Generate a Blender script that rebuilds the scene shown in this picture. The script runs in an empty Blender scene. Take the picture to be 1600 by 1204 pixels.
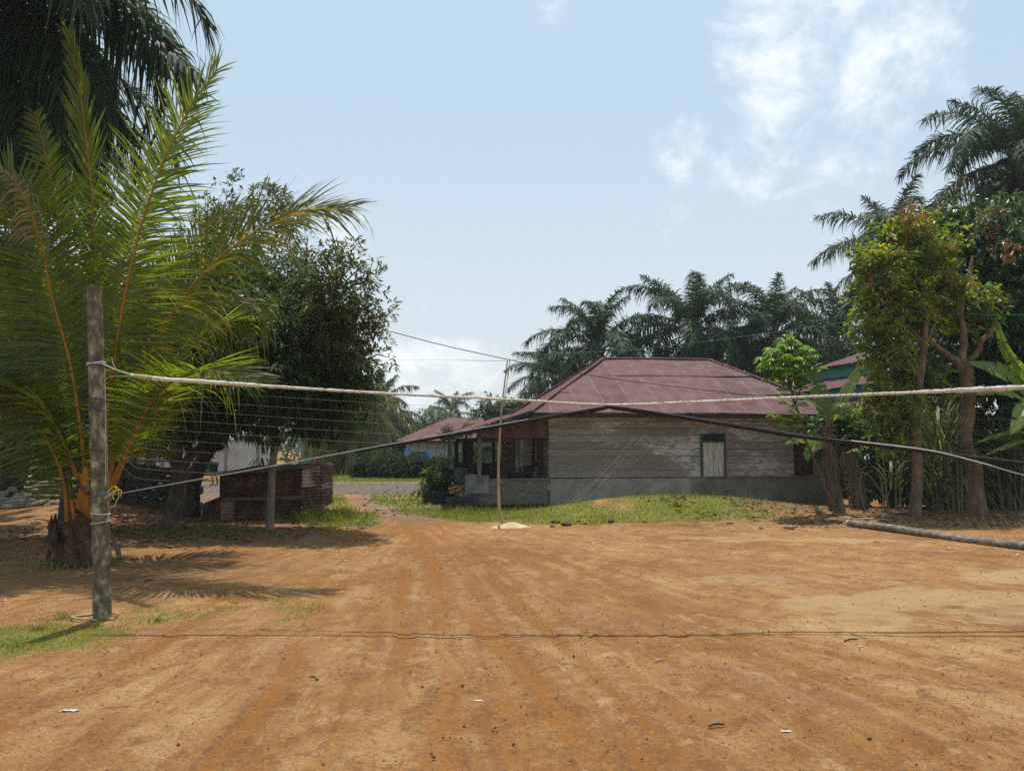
import bpy, math, random
import numpy as np
from mathutils import Vector, Matrix
random.seed(7)
RNG = np.random.default_rng(11)
scene = bpy.context.scene
COL = scene.collection

# ------------------------------------------------------------------ camera
F, CX, CY, CAMH = 1232.0, 800.0, 602.0, 1.7
PITCH = math.atan((692 - 602) / F)
cam_d = bpy.data.cameras.new('camera')
cam = bpy.data.objects.new('camera', cam_d)
COL.objects.link(cam)
cam.location = (0, 0, CAMH)
cam.rotation_euler = (math.pi / 2 + PITCH, 0, 0)
cam_d.sensor_width = 36
cam_d.lens = F / 1600 * 36
cam_d.clip_start = 0.05
cam_d.clip_end = 3000
scene.camera = cam
scene.cycles.use_denoising = False      # keep the fine grain of the ground and the netting

# ------------------------------------------------------------------ light
SUN_EL, SUN_AZ = 76.0, 3.0        # ahead of the camera, slightly left
scene.view_settings.view_transform = 'Standard'
scene.view_settings.look = 'None'
scene.view_settings.gamma = 1
scene.view_settings.exposure = -0.12
sd = bpy.data.lights.new('sun', 'SUN')
sd.energy = 5.0
sd.angle = math.radians(0.5)
sd.color = (1.0, 0.95, 0.86)
sun = bpy.data.objects.new('sun', sd)
COL.objects.link(sun)
el, az = math.radians(SUN_EL), math.radians(SUN_AZ)
sdir = Vector((-math.cos(el) * math.sin(az), math.cos(el) * math.cos(az), math.sin(el)))
sun.rotation_euler = sdir.to_track_quat('Z', 'Y').to_euler()
sun.location = (0, 0, 40)


def ray(px, py):
    a, b = (px - CX) / F, (CY - py) / F
    c, s = math.cos(PITCH), math.sin(PITCH)
    return np.array([a, c - b * s, s + b * c])


def P(px, py, Y):
    d = ray(px, py)
    return np.array([0, 0, CAMH]) + d * (Y / d[1])


def G(px, py, z=0.0):
    d = ray(px, py)
    t = (z - CAMH) / d[2]
    return np.array([0, 0, CAMH]) + d * t


# ------------------------------------------------------------------ nodes
class NT:
    def __init__(self, tree):
        self.t = tree
        tree.nodes.clear()

    def n(self, typ, **kw):
        nd = self.t.nodes.new(typ)
        for k, v in kw.items():
            setattr(nd, k, v)
        return nd

    def set(self, sock, v):
        if isinstance(v, bpy.types.NodeSocket):
            self.t.links.new(v, sock)
        elif v is not None:
            if isinstance(v, (tuple, list)) and len(v) == 3 and sock.type == 'RGBA':
                v = (*v, 1)
            sock.default_value = v

    def noise(self, scale, detail=4, rough=0.55, vec=None, dist=0.0):
        nd = self.n('ShaderNodeTexNoise')
        nd.inputs['Scale'].default_value = scale
        nd.inputs['Detail'].default_value = detail
        nd.inputs['Roughness'].default_value = rough
        nd.inputs['Distortion'].default_value = dist
        self.set(nd.inputs['Vector'], vec)
        return nd.outputs['Fac']

    def mapping(self, vec, scale=(1, 1, 1), loc=(0, 0, 0), rot=(0, 0, 0)):
        nd = self.n('ShaderNodeMapping')
        self.set(nd.inputs['Vector'], vec)
        nd.inputs['Scale'].default_value = scale
        nd.inputs['Location'].default_value = loc
        nd.inputs['Rotation'].default_value = rot
        return nd.outputs[0]

    def mix(self, f, a, b, mode='MIX'):
        nd = self.n('ShaderNodeMixRGB', blend_type=mode)
        self.set(nd.inputs[0], f)
        self.set(nd.inputs[1], a)
        self.set(nd.inputs[2], b)
        return nd.outputs[0]

    def math(self, op, a, b=None, clamp=False):
        nd = self.n('ShaderNodeMath', operation=op, use_clamp=clamp)
        self.set(nd.inputs[0], a)
        self.set(nd.inputs[1], b)
        return nd.outputs[0]

    def ramp(self, f, stops, interp='LINEAR'):
        nd = self.n('ShaderNodeValToRGB')
        cr = nd.color_ramp
        cr.interpolation = interp
        while len(cr.elements) < len(stops):
            cr.elements.new(0.5)
        for e, (p, c) in zip(cr.elements, stops):
            e.position = p
            if not isinstance(c, (tuple, list)):
                c = (c, c, c)
            e.color = (*c[:3], 1)
        self.set(nd.inputs[0], f)
        return nd.outputs[0]

    def sstep(self, x, lo, hi):
        nd = self.n('ShaderNodeMapRange', interpolation_type='SMOOTHSTEP')
        self.set(nd.inputs[0], x)
        nd.inputs[1].default_value = lo
        nd.inputs[2].default_value = hi
        return nd.outputs[0]

    def obj(self):
        return self.n('ShaderNodeTexCoord').outputs['Object']

    def attr(self, name):
        return self.n('ShaderNodeAttribute', attribute_name=name).outputs['Fac']

    def island(self):
        return self.n('ShaderNodeNewGeometry').outputs['Random Per Island']

    def bump(self, h, strength=0.4, dist=0.02):
        nd = self.n('ShaderNodeBump')
        self.set(nd.inputs['Height'], h)
        nd.inputs['Strength'].default_value = strength
        nd.inputs['Distance'].default_value = dist
        return nd.outputs[0]

    def out(self, shader):
        o = self.n('ShaderNodeOutputMaterial')
        self.t.links.new(shader, o.inputs['Surface'])

    def principled(self, color, rough=0.8, metal=0.0, normal=None, spec=0.3):
        nd = self.n('ShaderNodeBsdfPrincipled')
        self.set(nd.inputs['Base Color'], color)
        self.set(nd.inputs['Roughness'], rough)
        self.set(nd.inputs['Metallic'], metal)
        nd.inputs['Specular IOR Level'].default_value = spec
        if normal is not None:
            self.set(nd.inputs['Normal'], normal)
        return nd.outputs[0]


def new_mat(name):
    m = bpy.data.materials.new(name)
    m.use_nodes = True
    return m, NT(m.node_tree)


# ------------------------------------------------------------------ world
world = bpy.data.worlds.new('World')
scene.world = world
world.use_nodes = True
nt = NT(world.node_tree)
sky = nt.n('ShaderNodeTexSky', sky_type='NISHITA')
sky.sun_disc = False
sky.sun_elevation = math.radians(SUN_EL)
sky.sun_rotation = math.radians(-SUN_AZ)
sky.altitude = 0
sky.air_density = 1.0
sky.dust_density = 4.0
sky.ozone_density = 1.2
direc = nt.n('ShaderNodeTexCoord').outputs['Generated']


def sky_blob(px, py, rx, ry):
    """soft mask round a direction of the sky (angular half sizes in radians)"""
    d = ray(px, py)
    d = d / np.linalg.norm(d)
    azb, elb = math.atan2(d[0], d[1]), math.asin(d[2])
    sep = nt.n('ShaderNodeSeparateXYZ')
    nt.set(sep.inputs[0], direc)
    a = nt.math('ARCTAN2', sep.outputs[0], sep.outputs[1])
    e = nt.math('ARCSINE', sep.outputs[2])
    da = nt.math('DIVIDE', nt.math('SUBTRACT', a, azb), rx)
    de = nt.math('DIVIDE', nt.math('SUBTRACT', e, elb), ry)
    r2 = nt.math('ADD', nt.math('MULTIPLY', da, da), nt.math('MULTIPLY', de, de))
    return nt.math('SUBTRACT', 1.0, nt.math('SQRT', r2), clamp=True)


n1 = nt.noise(9, 9, 0.62, nt.mapping(direc, (1, 1, 1.25), (0.35, 0.1, 0.0)), 0.35)
n2 = nt.noise(3.0, 5, 0.5, nt.mapping(direc, (1, 1, 1.6), (3.1, 0.4, 1.7)))
blobs = [(1200, 70, 0.095, 0.12, 1.0), (1255, 20, 0.13, 0.05, 0.9), (1405, 75, 0.085, 0.085, 0.9), (1320, 210, 0.15, 0.1, 0.66),
         (1185, 225, 0.06, 0.08, 0.8), (1400, 290, 0.1, 0.05, 0.6),
         (1075, 205, 0.05, 0.04, 0.62), (1055, 235, 0.03, 0.05, 0.6), (670, 490, 0.05, 0.02, 0.5), (1000, 350, 0.12, 0.05, 0.35), (650, 590, 0.13, 0.06, 1.0), (520, 395, 0.05, 0.05, 0.8), (320, 40, 0.06, 0.05, 0.4),
         (870, 20, 0.03, 0.03, 0.5), (-700, 200, 0.5, 0.2, 0.8), (2600, 300, 0.6, 0.2, 0.8)]
cov = None
for bx, by, rx, ry, w in blobs:
    m = nt.math('MULTIPLY', nt.sstep(sky_blob(bx, by, rx * 1.7, ry * 1.7), 0.0, 0.85), w)
    cov = m if cov is None else nt.math('MAXIMUM', cov, m)
n3 = nt.noise(30, 6, 0.65, nt.mapping(direc, (1, 1, 1.2), (1.3, 5.1, 2.0)), 0.3)
cl = nt.math('ADD', nt.math('MULTIPLY', nt.math('SUBTRACT', n1, 0.5), 1.5), nt.math('MULTIPLY', nt.math('SUBTRACT', n3, 0.5), 0.38))
cl = nt.math('ADD', cl, nt.math('MULTIPLY', nt.math('SUBTRACT', n2, 0.5), 0.5))
cl = nt.math('ADD', cl, nt.math('MULTIPLY', nt.math('SUBTRACT', cov, 0.54), 0.62))
cl = nt.math('MULTIPLY', nt.sstep(cl, -0.02, 0.5), nt.sstep(cov, 0.02, 0.5))
sep = nt.n('ShaderNodeSeparateXYZ')
nt.set(sep.inputs[0], direc)
hz = nt.sstep(sep.outputs[2], 0.0, 0.45)
veil = nt.mix(hz, (10.3, 11.1, 11.5), (7.0, 9.3, 11.1))
skyc = nt.mix(0.72, sky.outputs[0], veil)
skyc = nt.mix(nt.math('MULTIPLY', cl, 0.85), skyc, (12.0, 12.5, 12.7))
bg = nt.n('ShaderNodeBackground')
nt.set(bg.inputs['Color'], skyc)
bg.inputs['Strength'].default_value = 0.1
wo = nt.n('ShaderNodeOutputWorld')
nt.t.links.new(bg.outputs[0], wo.inputs['Surface'])

# ------------------------------------------------------------------ objects
def tag(o, label=None, cat=None, group=None, kind=None):
    if label: o['label'] = label
    if cat: o['category'] = cat
    if group: o['group'] = group
    if kind: o['kind'] = kind
    return o


def thing(name, label, cat, loc=(0, 0, 0), rz=0.0, group=None):
    o = bpy.data.objects.new(name, None)
    COL.objects.link(o)
    o.empty_display_size = 0.2
    o.location = tuple(float(c) for c in loc)
    o.rotation_euler = (0, 0, rz)
    return tag(o, label, cat, group)


def copy_tree(o, parent=None):
    c = o.copy()
    COL.objects.link(c)
    if parent is not None:
        c.parent = parent
    for ch in [x for x in list(COL.objects) if x.parent == o]:
        copy_tree(ch, c)
    return c


class MB:
    """collects vertices and faces; build() links them as ONE mesh object"""
    def __init__(self):
        self.v, self.loops, self.sizes, self.smooth, self.mi, self.n = [], [], [], [], [], 0

    def add(self, V, Fc, smooth=False, mi=0):
        V = np.asarray(V, float).reshape(-1, 3)
        Fc = np.asarray(Fc, int)
        self.v.append(V)
        self.loops.append((Fc + self.n).ravel())
        self.sizes.append(np.full(len(Fc), Fc.shape[1]))
        self.smooth.append(np.full(len(Fc), smooth))
        self.mi.append(np.full(len(Fc), mi))
        self.n += len(V)

    def box(self, c, s, R=None, mi=0):
        V = np.array([[x, y, z] for x in (-.5, .5) for y in (-.5, .5) for z in (-.5, .5)]) * np.asarray(s, float)
        if R is not None:
            V = V @ np.asarray(R).T
        self.add(V + np.asarray(c, float), [[0, 1, 3, 2], [4, 6, 7, 5], [0, 4, 5, 1], [2, 3, 7, 6], [0, 2, 6, 4], [1, 5, 7, 3]], mi=mi)

    def beam(self, a, b, w, h, up=(0, 0, 1), mi=0):
        a, b = np.asarray(a, float), np.asarray(b, float)
        d = b - a
        L = np.linalg.norm(d)
        d = d / L
        s = np.cross(d, up); s /= np.linalg.norm(s)
        u = np.cross(s, d)
        self.box((a + b) / 2, (L, w, h), np.array([d, s, u]).T, mi=mi)

    def quad(self, p, mi=0):
        self.add(p, [[0, 1, 2, 3]], mi=mi)

    def slab(self, p, t, mi=0):
        """a quad given thickness t along its normal (downwards)"""
        p = np.asarray(p, float)
        n = np.cross(p[1] - p[0], p[3] - p[0]); n /= np.linalg.norm(n)
        q = p - n * t
        self.add(np.vstack([p, q]), [[0, 1, 2, 3], [7, 6, 5, 4], [0, 4, 5, 1], [1, 5, 6, 2], [2, 6, 7, 3], [3, 7, 4, 0]], mi=mi)

    def tube(self, pts, rad, n=8, caps=True, smooth=True, mi=0):
        pts = np.asarray(pts, float)
        m = len(pts)
        rad = np.full(m, rad) if np.isscalar(rad) else np.asarray(rad, float)
        T = np.gradient(pts, axis=0)
        T /= np.linalg.norm(T, axis=1)[:, None] + 1e-12
        ref = np.array([0, 0, 1.0]) if abs(T[0][2]) < 0.9 else np.array([1.0, 0, 0])
        A = np.cross(T[0], ref); A /= np.linalg.norm(A)
        ang = np.arange(n) * 2 * math.pi / n
        V = np.zeros((m, n, 3))
        for i in range(m):
            A = A - T[i] * np.dot(A, T[i]); A /= np.linalg.norm(A) + 1e-12
            B = np.cross(T[i], A)
            V[i] = pts[i] + rad[i] * (np.cos(ang)[:, None] * A + np.sin(ang)[:, None] * B)
        i, j = np.meshgrid(np.arange(m - 1), np.arange(n), indexing='ij')
        a = i * n + j; b = i * n + (j + 1) % n
        Fc = np.stack([a, b, b + n, a + n], -1).reshape(-1, 4)
        self.add(V.reshape(-1, 3), Fc, smooth, mi)
        if caps and n > 2:
            self.add(V[0], [list(range(n))[::-1]], mi=mi)
            self.add(V[-1], [list(range(n))], mi=mi)

    def build(self, name, mat, parent=None, loc=None):
        me = bpy.data.meshes.new(name)
        V = np.concatenate(self.v); lp = np.concatenate(self.loops); sz = np.concatenate(self.sizes)
        me.vertices.add(len(V)); me.vertices.foreach_set('co', V.astype(np.float32).ravel())
        me.loops.add(len(lp)); me.loops.foreach_set('vertex_index', lp.astype(np.int32))
        me.polygons.add(len(sz))
        st = np.concatenate([[0], np.cumsum(sz)[:-1]])
        me.polygons.foreach_set('loop_start', st.astype(np.int32))
        me.polygons.foreach_set('loop_total', sz.astype(np.int32))
        me.polygons.foreach_set('use_smooth', np.concatenate(self.smooth))
        mats = mat if isinstance(mat, (list, tuple)) else [mat]
        for m_ in mats:
            me.materials.append(m_)
        me.polygons.foreach_set('material_index', np.concatenate(self.mi).astype(np.int32))
        me.update(calc_edges=True)
        o = bpy.data.objects.new(name, me)
        COL.objects.link(o)
        if parent is not None: o.parent = parent
        if loc is not None: o.location = tuple(float(c) for c in loc)
        return o


def spline(pts, n):
    """Catmull-Rom through pts, n samples evenly spaced by arc length"""
    p = np.asarray(pts, float)
    p = np.vstack([2 * p[0] - p[1], p, 2 * p[-1] - p[-2]])
    out = []
    for i in range(1, len(p) - 2):
        t = np.linspace(0, 1, 24, endpoint=False)[:, None]
        a, b, c, d = p[i - 1], p[i], p[i + 1], p[i + 2]
        out.append(0.5 * ((2 * b) + (-a + c) * t + (2 * a - 5 * b + 4 * c - d) * t ** 2 + (-a + 3 * b - 3 * c + d) * t ** 3))
    out = np.vstack(out + [p[-2][None]])
    s = np.concatenate([[0], np.cumsum(np.linalg.norm(np.diff(out, axis=0), axis=1))])
    q = np.linspace(0, s[-1], n)
    return np.stack([np.interp(q, s, out[:, k]) for k in range(3)], 1)


def vnoise(x, y, seed=0):
    xi, yi = np.floor(x).astype(np.int64), np.floor(y).astype(np.int64)
    fx, fy = x - xi, y - yi
    fx, fy = fx * fx * (3 - 2 * fx), fy * fy * (3 - 2 * fy)

    def h(a, b):
        k = (a * 374761393 + b * 668265263 + seed * 1442695041) & 0xffffffff
        k = ((k ^ (k >> 13)) * 1274126177) & 0xffffffff
        return ((k ^ (k >> 16)) & 0xffff) / 65535.0
    return (h(xi, yi) * (1 - fx) + h(xi + 1, yi) * fx) * (1 - fy) + (h(xi, yi + 1) * (1 - fx) + h(xi + 1, yi + 1) * fx) * fy


def fbm(x, y, sc, seed=0, oct=4):
    r, a, t = 0, 1, 0
    for k in range(oct):
        r = r + a * vnoise(x * sc * 2 ** k + 17.3 * k, y * sc * 2 ** k + 5.1 * k, seed + k)
        t += a
        a *= 0.5
    return r / t


# ------------------------------------------------------------------ materials
M = {}


def simple(key, c1, c2, scale=6, rough=0.85, c3=None, bump=0.3, bscale=None, bdist=0.01, stretch=(1, 1, 1), metal=0, isl=0.0, spec=0.3):
    m, t = new_mat(key)
    v = t.mapping(t.obj(), stretch)
    n = t.noise(scale, 6, 0.6, v)
    stops = [(0.3, c1), (0.68, c2)] if c3 is None else [(0.3, c1), (0.52, c2), (0.72, c3)]
    c = t.ramp(n, stops)
    if isl:
        k = t.math('ADD', t.math('MULTIPLY', t.island(), 2 * isl), 1 - isl)
        c = t.mix(1.0, c, k, 'MULTIPLY')
    b = t.bump(t.noise(bscale or scale * 4, 5, 0.6, v), bump, bdist) if bump else None
    t.out(t.principled(c, rough, metal, b, spec))
    M[key] = m
    return m


def leafmat(key, stops, trans, tfac=0.35, rough=0.42, spec=0.5, nscale=0.9, tilt=0.6):
    """leaf: colour by random island plus a slow noise through the crown, partly translucent"""
    m, t = new_mat(key)
    n = t.noise(nscale, 2, 0.5, t.obj())
    f = t.math('ADD', t.math('MULTIPLY', t.island(), tilt), t.math('MULTIPLY', t.math('SUBTRACT', n, 0.25), 2 * (1 - tilt)))
    c = t.ramp(f, stops)
    p = t.principled(c, rough, 0, None, spec)
    tr = t.n('ShaderNodeBsdfTranslucent')
    t.set(tr.inputs['Color'], t.mix(1.0, c, trans, 'MULTIPLY'))
    mx = t.n('ShaderNodeMixShader')
    mx.inputs[0].default_value = tfac
    t.t.links.new(p, mx.inputs[1])
    t.t.links.new(tr.outputs[0], mx.inputs[2])
    t.out(mx.outputs[0])
    M[key] = m
    return m


TG = (2.3, 2.2, 1.0)
leafmat('mango_leaf', [(0.0, (0.026, 0.05, 0.016)), (0.6, (0.048, 0.084, 0.023)), (1.0, (0.085, 0.13, 0.033))], TG, 0.33, 0.5, 0.3)
leafmat('loose_leaf', [(0.0, (0.04, 0.06, 0.02)), (0.6, (0.07, 0.095, 0.03)), (1.0, (0.13, 0.13, 0.05))], TG, 0.3)
leafmat('yellow_green_leaf', [(0.0, (0.052, 0.1, 0.014)), (0.4, (0.095, 0.145, 0.018)), (0.7, (0.21, 0.225, 0.025)), (1.0, (0.34, 0.31, 0.03))], (1.9, 1.95, 0.8), 0.52, 0.42, 0.4, 1.3, 0.4)
leafmat('red_flush_leaf', [(0.0, (0.14, 0.1, 0.03)), (0.5, (0.27, 0.12, 0.045)), (1.0, (0.33, 0.15, 0.06))], (1.5, 1.4, 1.0), 0.35)
leafmat('dark_leaf', [(0.0, (0.022, 0.052, 0.016)), (0.6, (0.045, 0.09, 0.02)), (1.0, (0.09, 0.145, 0.03))], TG, 0.33, 0.35, 0.4)
leafmat('hedge_leaf', [(0.0, (0.015, 0.028, 0.01)), (0.6, (0.03, 0.05, 0.016)), (1.0, (0.065, 0.09, 0.026))], TG, 0.25, 0.6, 0.15)
leafmat('bush_leaf', [(0.0, (0.025, 0.045, 0.016)), (0.6, (0.045, 0.075, 0.022)), (1.0, (0.09, 0.12, 0.035))], TG, 0.3, 0.6, 0.2)
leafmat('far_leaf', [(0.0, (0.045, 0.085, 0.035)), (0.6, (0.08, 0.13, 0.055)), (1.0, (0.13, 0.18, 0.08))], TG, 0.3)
leafmat('cassava_leaf', [(0.0, (0.07, 0.15, 0.015)), (0.5, (0.12, 0.24, 0.02)), (1.0, (0.19, 0.32, 0.03))], (1.8, 1.7, 0.9), 0.45)
leafmat('coconut_leaf', [(0.0, (0.05, 0.08, 0.012)), (0.5, (0.09, 0.125, 0.016)), (1.0, (0.17, 0.18, 0.025))], (3.2, 3.0, 0.6), 0.55, 0.38, 0.5)
leafmat('olive_frond', [(0.0, (0.07, 0.085, 0.02)), (0.5, (0.12, 0.13, 0.03)), (1.0, (0.2, 0.18, 0.05))], (2.0, 1.9, 0.8), 0.35)
leafmat('coconut_leaf_yellowing', [(0.0, (0.05, 0.08, 0.012)), (0.45, (0.09, 0.115, 0.016)), (0.7, (0.2, 0.19, 0.02)), (0.85, (0.42, 0.27, 0.02)), (1.0, (0.55, 0.32, 0.02))], (2.2, 2.0, 0.6), 0.52, 0.4, 0.5, 1.6, 0.5)
leafmat('coconut_leaf_pale', [(0.0, (0.1, 0.1, 0.045)), (0.5, (0.22, 0.19, 0.09)), (1.0, (0.38, 0.33, 0.2))], (1.4, 1.3, 0.9), 0.3, 0.5, 0.4)
leafmat('oil_palm_leaf', [(0.0, (0.016, 0.036, 0.018)), (0.6, (0.028, 0.056, 0.025)), (1.0, (0.052, 0.085, 0.036))], (2.0, 2.2, 1.1), 0.2, 0.5, 0.15)
leafmat('oil_palm_leaf_brown', [(0.0, (0.04, 0.05, 0.02)), (0.6, (0.08, 0.075, 0.03)), (1.0, (0.16, 0.12, 0.05))], TG, 0.25, 0.45, 0.4)
leafmat('banana_leaf', [(0.0, (0.07, 0.14, 0.02)), (0.5, (0.12, 0.2, 0.03)), (1.0, (0.22, 0.28, 0.06))], (2.2, 2.1, 0.7), 0.45, 0.35, 0.5)
leafmat('cane_leaf', [(0.0, (0.05, 0.08, 0.02)), (0.5, (0.11, 0.14, 0.04)), (1.0, (0.26, 0.26, 0.1))], TG, 0.3)
leafmat('grass_blade', [(0.0, (0.1, 0.14, 0.012)), (0.5, (0.18, 0.2, 0.026)), (1.0, (0.36, 0.31, 0.1))], (1.5, 1.5, 0.8), 0.35, 0.6, 0.3)
leafmat('dry_litter', [(0.0, (0.09, 0.045, 0.02)), (0.5, (0.2, 0.11, 0.05)), (1.0, (0.36, 0.25, 0.12))], (1.2, 1.2, 1.0), 0.15, 0.7, 0.2)
simple('post_bark', (0.055, 0.042, 0.026), (0.15, 0.12, 0.075), 15, 0.92, (0.42, 0.39, 0.29), 0.8, 45, 0.01, (1, 1, 0.6))
simple('dark_bark', (0.03, 0.025, 0.02), (0.08, 0.065, 0.05), 8, 0.9, (0.14, 0.12, 0.095), 0.6, 25, 0.02, (1, 1, 0.4))
simple('grey_bark', (0.05, 0.037, 0.025), (0.1, 0.077, 0.052), 7, 0.97, (0.19, 0.15, 0.105), 0.6, 22, 0.02, (1, 1, 0.5))
simple('pale_pole', (0.11, 0.09, 0.065), (0.2, 0.17, 0.125), 9, 0.95, (0.32, 0.28, 0.22), 0.5, 30, 0.01, (1, 1, 0.4))
simple('brown_bark', (0.08, 0.05, 0.03), (0.16, 0.1, 0.06), 8, 0.9, (0.27, 0.2, 0.13), 0.6, 26, 0.015, (1, 1, 0.4))
simple('palm_trunk', (0.018, 0.016, 0.012), (0.05, 0.042, 0.03), 5, 0.95, (0.06, 0.075, 0.03), 1.0, 9, 0.06)
simple('petiole_orange', (0.22, 0.08, 0.012), (0.34, 0.14, 0.018), 4, 0.5, (0.4, 0.2, 0.03), 0.15, stretch=(3, 3, 0.5))
simple('petiole_green', (0.07, 0.09, 0.03), (0.13, 0.14, 0.05), 4, 0.6)
simple('palm_fibre', (0.03, 0.018, 0.012), (0.09, 0.045, 0.025), 6, 0.95, (0.19, 0.1, 0.06), 1.0, 20, 0.03)
simple('banana_dead', (0.05, 0.03, 0.018), (0.115, 0.072, 0.042), 9, 0.9, (0.24, 0.17, 0.1), 0.8, 25, 0.02, (2, 2, 0.25))
simple('stem_green', (0.12, 0.14, 0.05), (0.2, 0.2, 0.08), 8, 0.7)
simple('rusty_sheet', (0.042, 0.024, 0.016), (0.095, 0.052, 0.034), 3.2, 0.85, (0.2, 0.125, 0.085), 0.3, 20, 0.005)
simple('pale_sheet', (0.2, 0.11, 0.075), (0.3, 0.2, 0.15), 2.5, 0.65, (0.36, 0.33, 0.3), 0.3, 20, 0.005)
simple('grey_sheet', (0.1, 0.1, 0.095), (0.18, 0.18, 0.17), 3, 0.6, (0.24, 0.23, 0.21), 0.2)
simple('old_wood', (0.06, 0.05, 0.04), (0.14, 0.12, 0.095), 6, 0.9, (0.22, 0.19, 0.15), 0.5, 20, 0.006, (6, 6, 1.2), isl=0.3)
simple('old_plank', (0.07, 0.058, 0.046), (0.16, 0.138, 0.112), 6, 0.9, (0.26, 0.23, 0.19), 0.5, 20, 0.006, (0.8, 3, 7), isl=0.3)
simple('brown_wood', (0.06, 0.032, 0.022), (0.11, 0.06, 0.042), 6, 0.85, (0.16, 0.095, 0.065), 0.4, 20, 0.005, (5, 5, 0.8), isl=0.25)
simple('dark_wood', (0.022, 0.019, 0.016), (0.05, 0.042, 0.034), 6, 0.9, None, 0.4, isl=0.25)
simple('concrete', (0.19, 0.175, 0.15), (0.28, 0.26, 0.225), 2.2, 0.92, (0.37, 0.345, 0.305), 0.3, 40, 0.004)
simple('dark_plaster', (0.12, 0.105, 0.086), (0.185, 0.165, 0.138), 2.2, 0.92, (0.27, 0.245, 0.21), 0.3, 40, 0.004)
simple('white_plaster', (0.42, 0.43, 0.44), (0.55, 0.57, 0.58), 1.2, 0.9, (0.62, 0.64, 0.65), 0.15)
simple('pink_plaster', (0.4, 0.27, 0.27), (0.5, 0.36, 0.35), 1.5, 0.9, None, 0.15)
simple('blue_paint', (0.05, 0.22, 0.36), (0.09, 0.33, 0.48), 3, 0.6, (0.14, 0.42, 0.55), 0.1)
simple('blue_tarp', (0.01, 0.05, 0.15), (0.018, 0.085, 0.24), 5, 0.5, None, 0.3)
simple('green_paint', (0.04, 0.2, 0.17), (0.06, 0.28, 0.235), 4, 0.6, None, 0.1)
simple('frame_green', (0.022, 0.045, 0.036), (0.045, 0.075, 0.06), 6, 0.7, None, 0.1)
simple('shutter_white', (0.25, 0.22, 0.19), (0.47, 0.46, 0.42), 5, 0.85, (0.62, 0.61, 0.58), 0.3, stretch=(4, 4, 0.6))
simple('rock', (0.12, 0.095, 0.065), (0.2, 0.165, 0.12), 3, 0.97, (0.29, 0.25, 0.19), 0.5, 20, 0.01)
simple('clod', (0.05, 0.03, 0.018), (0.12, 0.065, 0.034), 12, 0.95, None, 0.5)
simple('crumb', (0.1, 0.05, 0.024), (0.24, 0.125, 0.06), 30, 0.95, (0.4, 0.26, 0.15), 0, isl=.3)
simple('block', (0.035, 0.033, 0.03), (0.075, 0.07, 0.064), 5, 0.95, None, 0.5)
simple('rubber', (0.02, 0.02, 0.02), (0.045, 0.043, 0.04), 8, 0.8, None, 0.3)
simple('tape_white', (0.42, 0.39, 0.33), (0.62, 0.6, 0.55), 9, 0.8, (0.7, 0.68, 0.62), 0.3)
simple('rope_tan', (0.3, 0.23, 0.15), (0.5, 0.4, 0.28), 14, 0.9, (0.56, 0.42, 0.33), 0.4)
simple('rope_white', (0.45, 0.44, 0.41), (0.6, 0.58, 0.54), 14, 0.9)
simple('string_grey', (0.2, 0.2, 0.19), (0.28, 0.28, 0.27), 14, 0.8, None, 0)
simple('string_black', (0.012, 0.012, 0.012), (0.03, 0.03, 0.03), 14, 0.8, None, 0.2)
simple('rope_green', (0.015, 0.16, 0.085), (0.03, 0.24, 0.13), 14, 0.6, None, 0)
simple('rope_blue', (0.03, 0.07, 0.16), (0.06, 0.12, 0.24), 14, 0.7, None, 0)
simple('rope_yellow', (0.5, 0.42, 0.04), (0.62, 0.54, 0.1), 14, 0.7, None, 0)
simple('bamboo', (0.26, 0.2, 0.1), (0.38, 0.3, 0.17), 6, 0.6, (0.46, 0.39, 0.25), 0.2, stretch=(1, 1, 0.5))
simple('sand', (0.42, 0.31, 0.17), (0.56, 0.44, 0.27), 6, 0.95, None, 0.4)
simple('log_bark', (0.09, 0.07, 0.05), (0.19, 0.155, 0.12), 10, 0.9, (0.36, 0.32, 0.26), 0.6, 25, 0.01)
simple('litter_white', (0.4, 0.38, 0.35), (0.6, 0.58, 0.54), 8, 0.5, None, 0.2)
simple('litter_orange', (0.4, 0.2, 0.08), (0.5, 0.28, 0.14), 8, 0.6, None, 0.2)
simple('grey_pole', (0.1, 0.1, 0.11), (0.16, 0.16, 0.17), 8, 0.6)
simple('cable_black', (0.015, 0.015, 0.015), (0.03, 0.03, 0.03), 5, 0.6, None, 0)
simple('dull_yellow', (0.28, 0.24, 0.08), (0.42, 0.37, 0.16), 14, 0.8, None, 0.2)
simple('skin', (0.2, 0.11, 0.075), (0.24, 0.14, 0.095), 5, 0.6, None, 0)
simple('cloth_dark', (0.012, 0.013, 0.018), (0.025, 0.026, 0.035), 9, 0.9, None, 0.2)
simple('hair', (0.008, 0.007, 0.006), (0.014, 0.012, 0.01), 9, 0.6, None, 0)
simple('mesh_grey', (0.11, 0.11, 0.1), (0.16, 0.16, 0.15), 14, 0.8, None, 0)
simple('flag_red', (0.5, 0.03, 0.03), (0.55, 0.04, 0.04), 5, 0.8, None, 0)
simple('metal_dark', (0.03, 0.03, 0.03), (0.06, 0.06, 0.06), 5, 0.5, None, 0, metal=0.5)
simple('door_red', (0.07, 0.02, 0.02), (0.11, 0.035, 0.03), 5, 0.7, None, 0.1)
simple('maroon_far', (0.085, 0.032, 0.032), (0.125, 0.052, 0.05), 1.5, 0.8, (0.17, 0.08, 0.075), 0.1)

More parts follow.
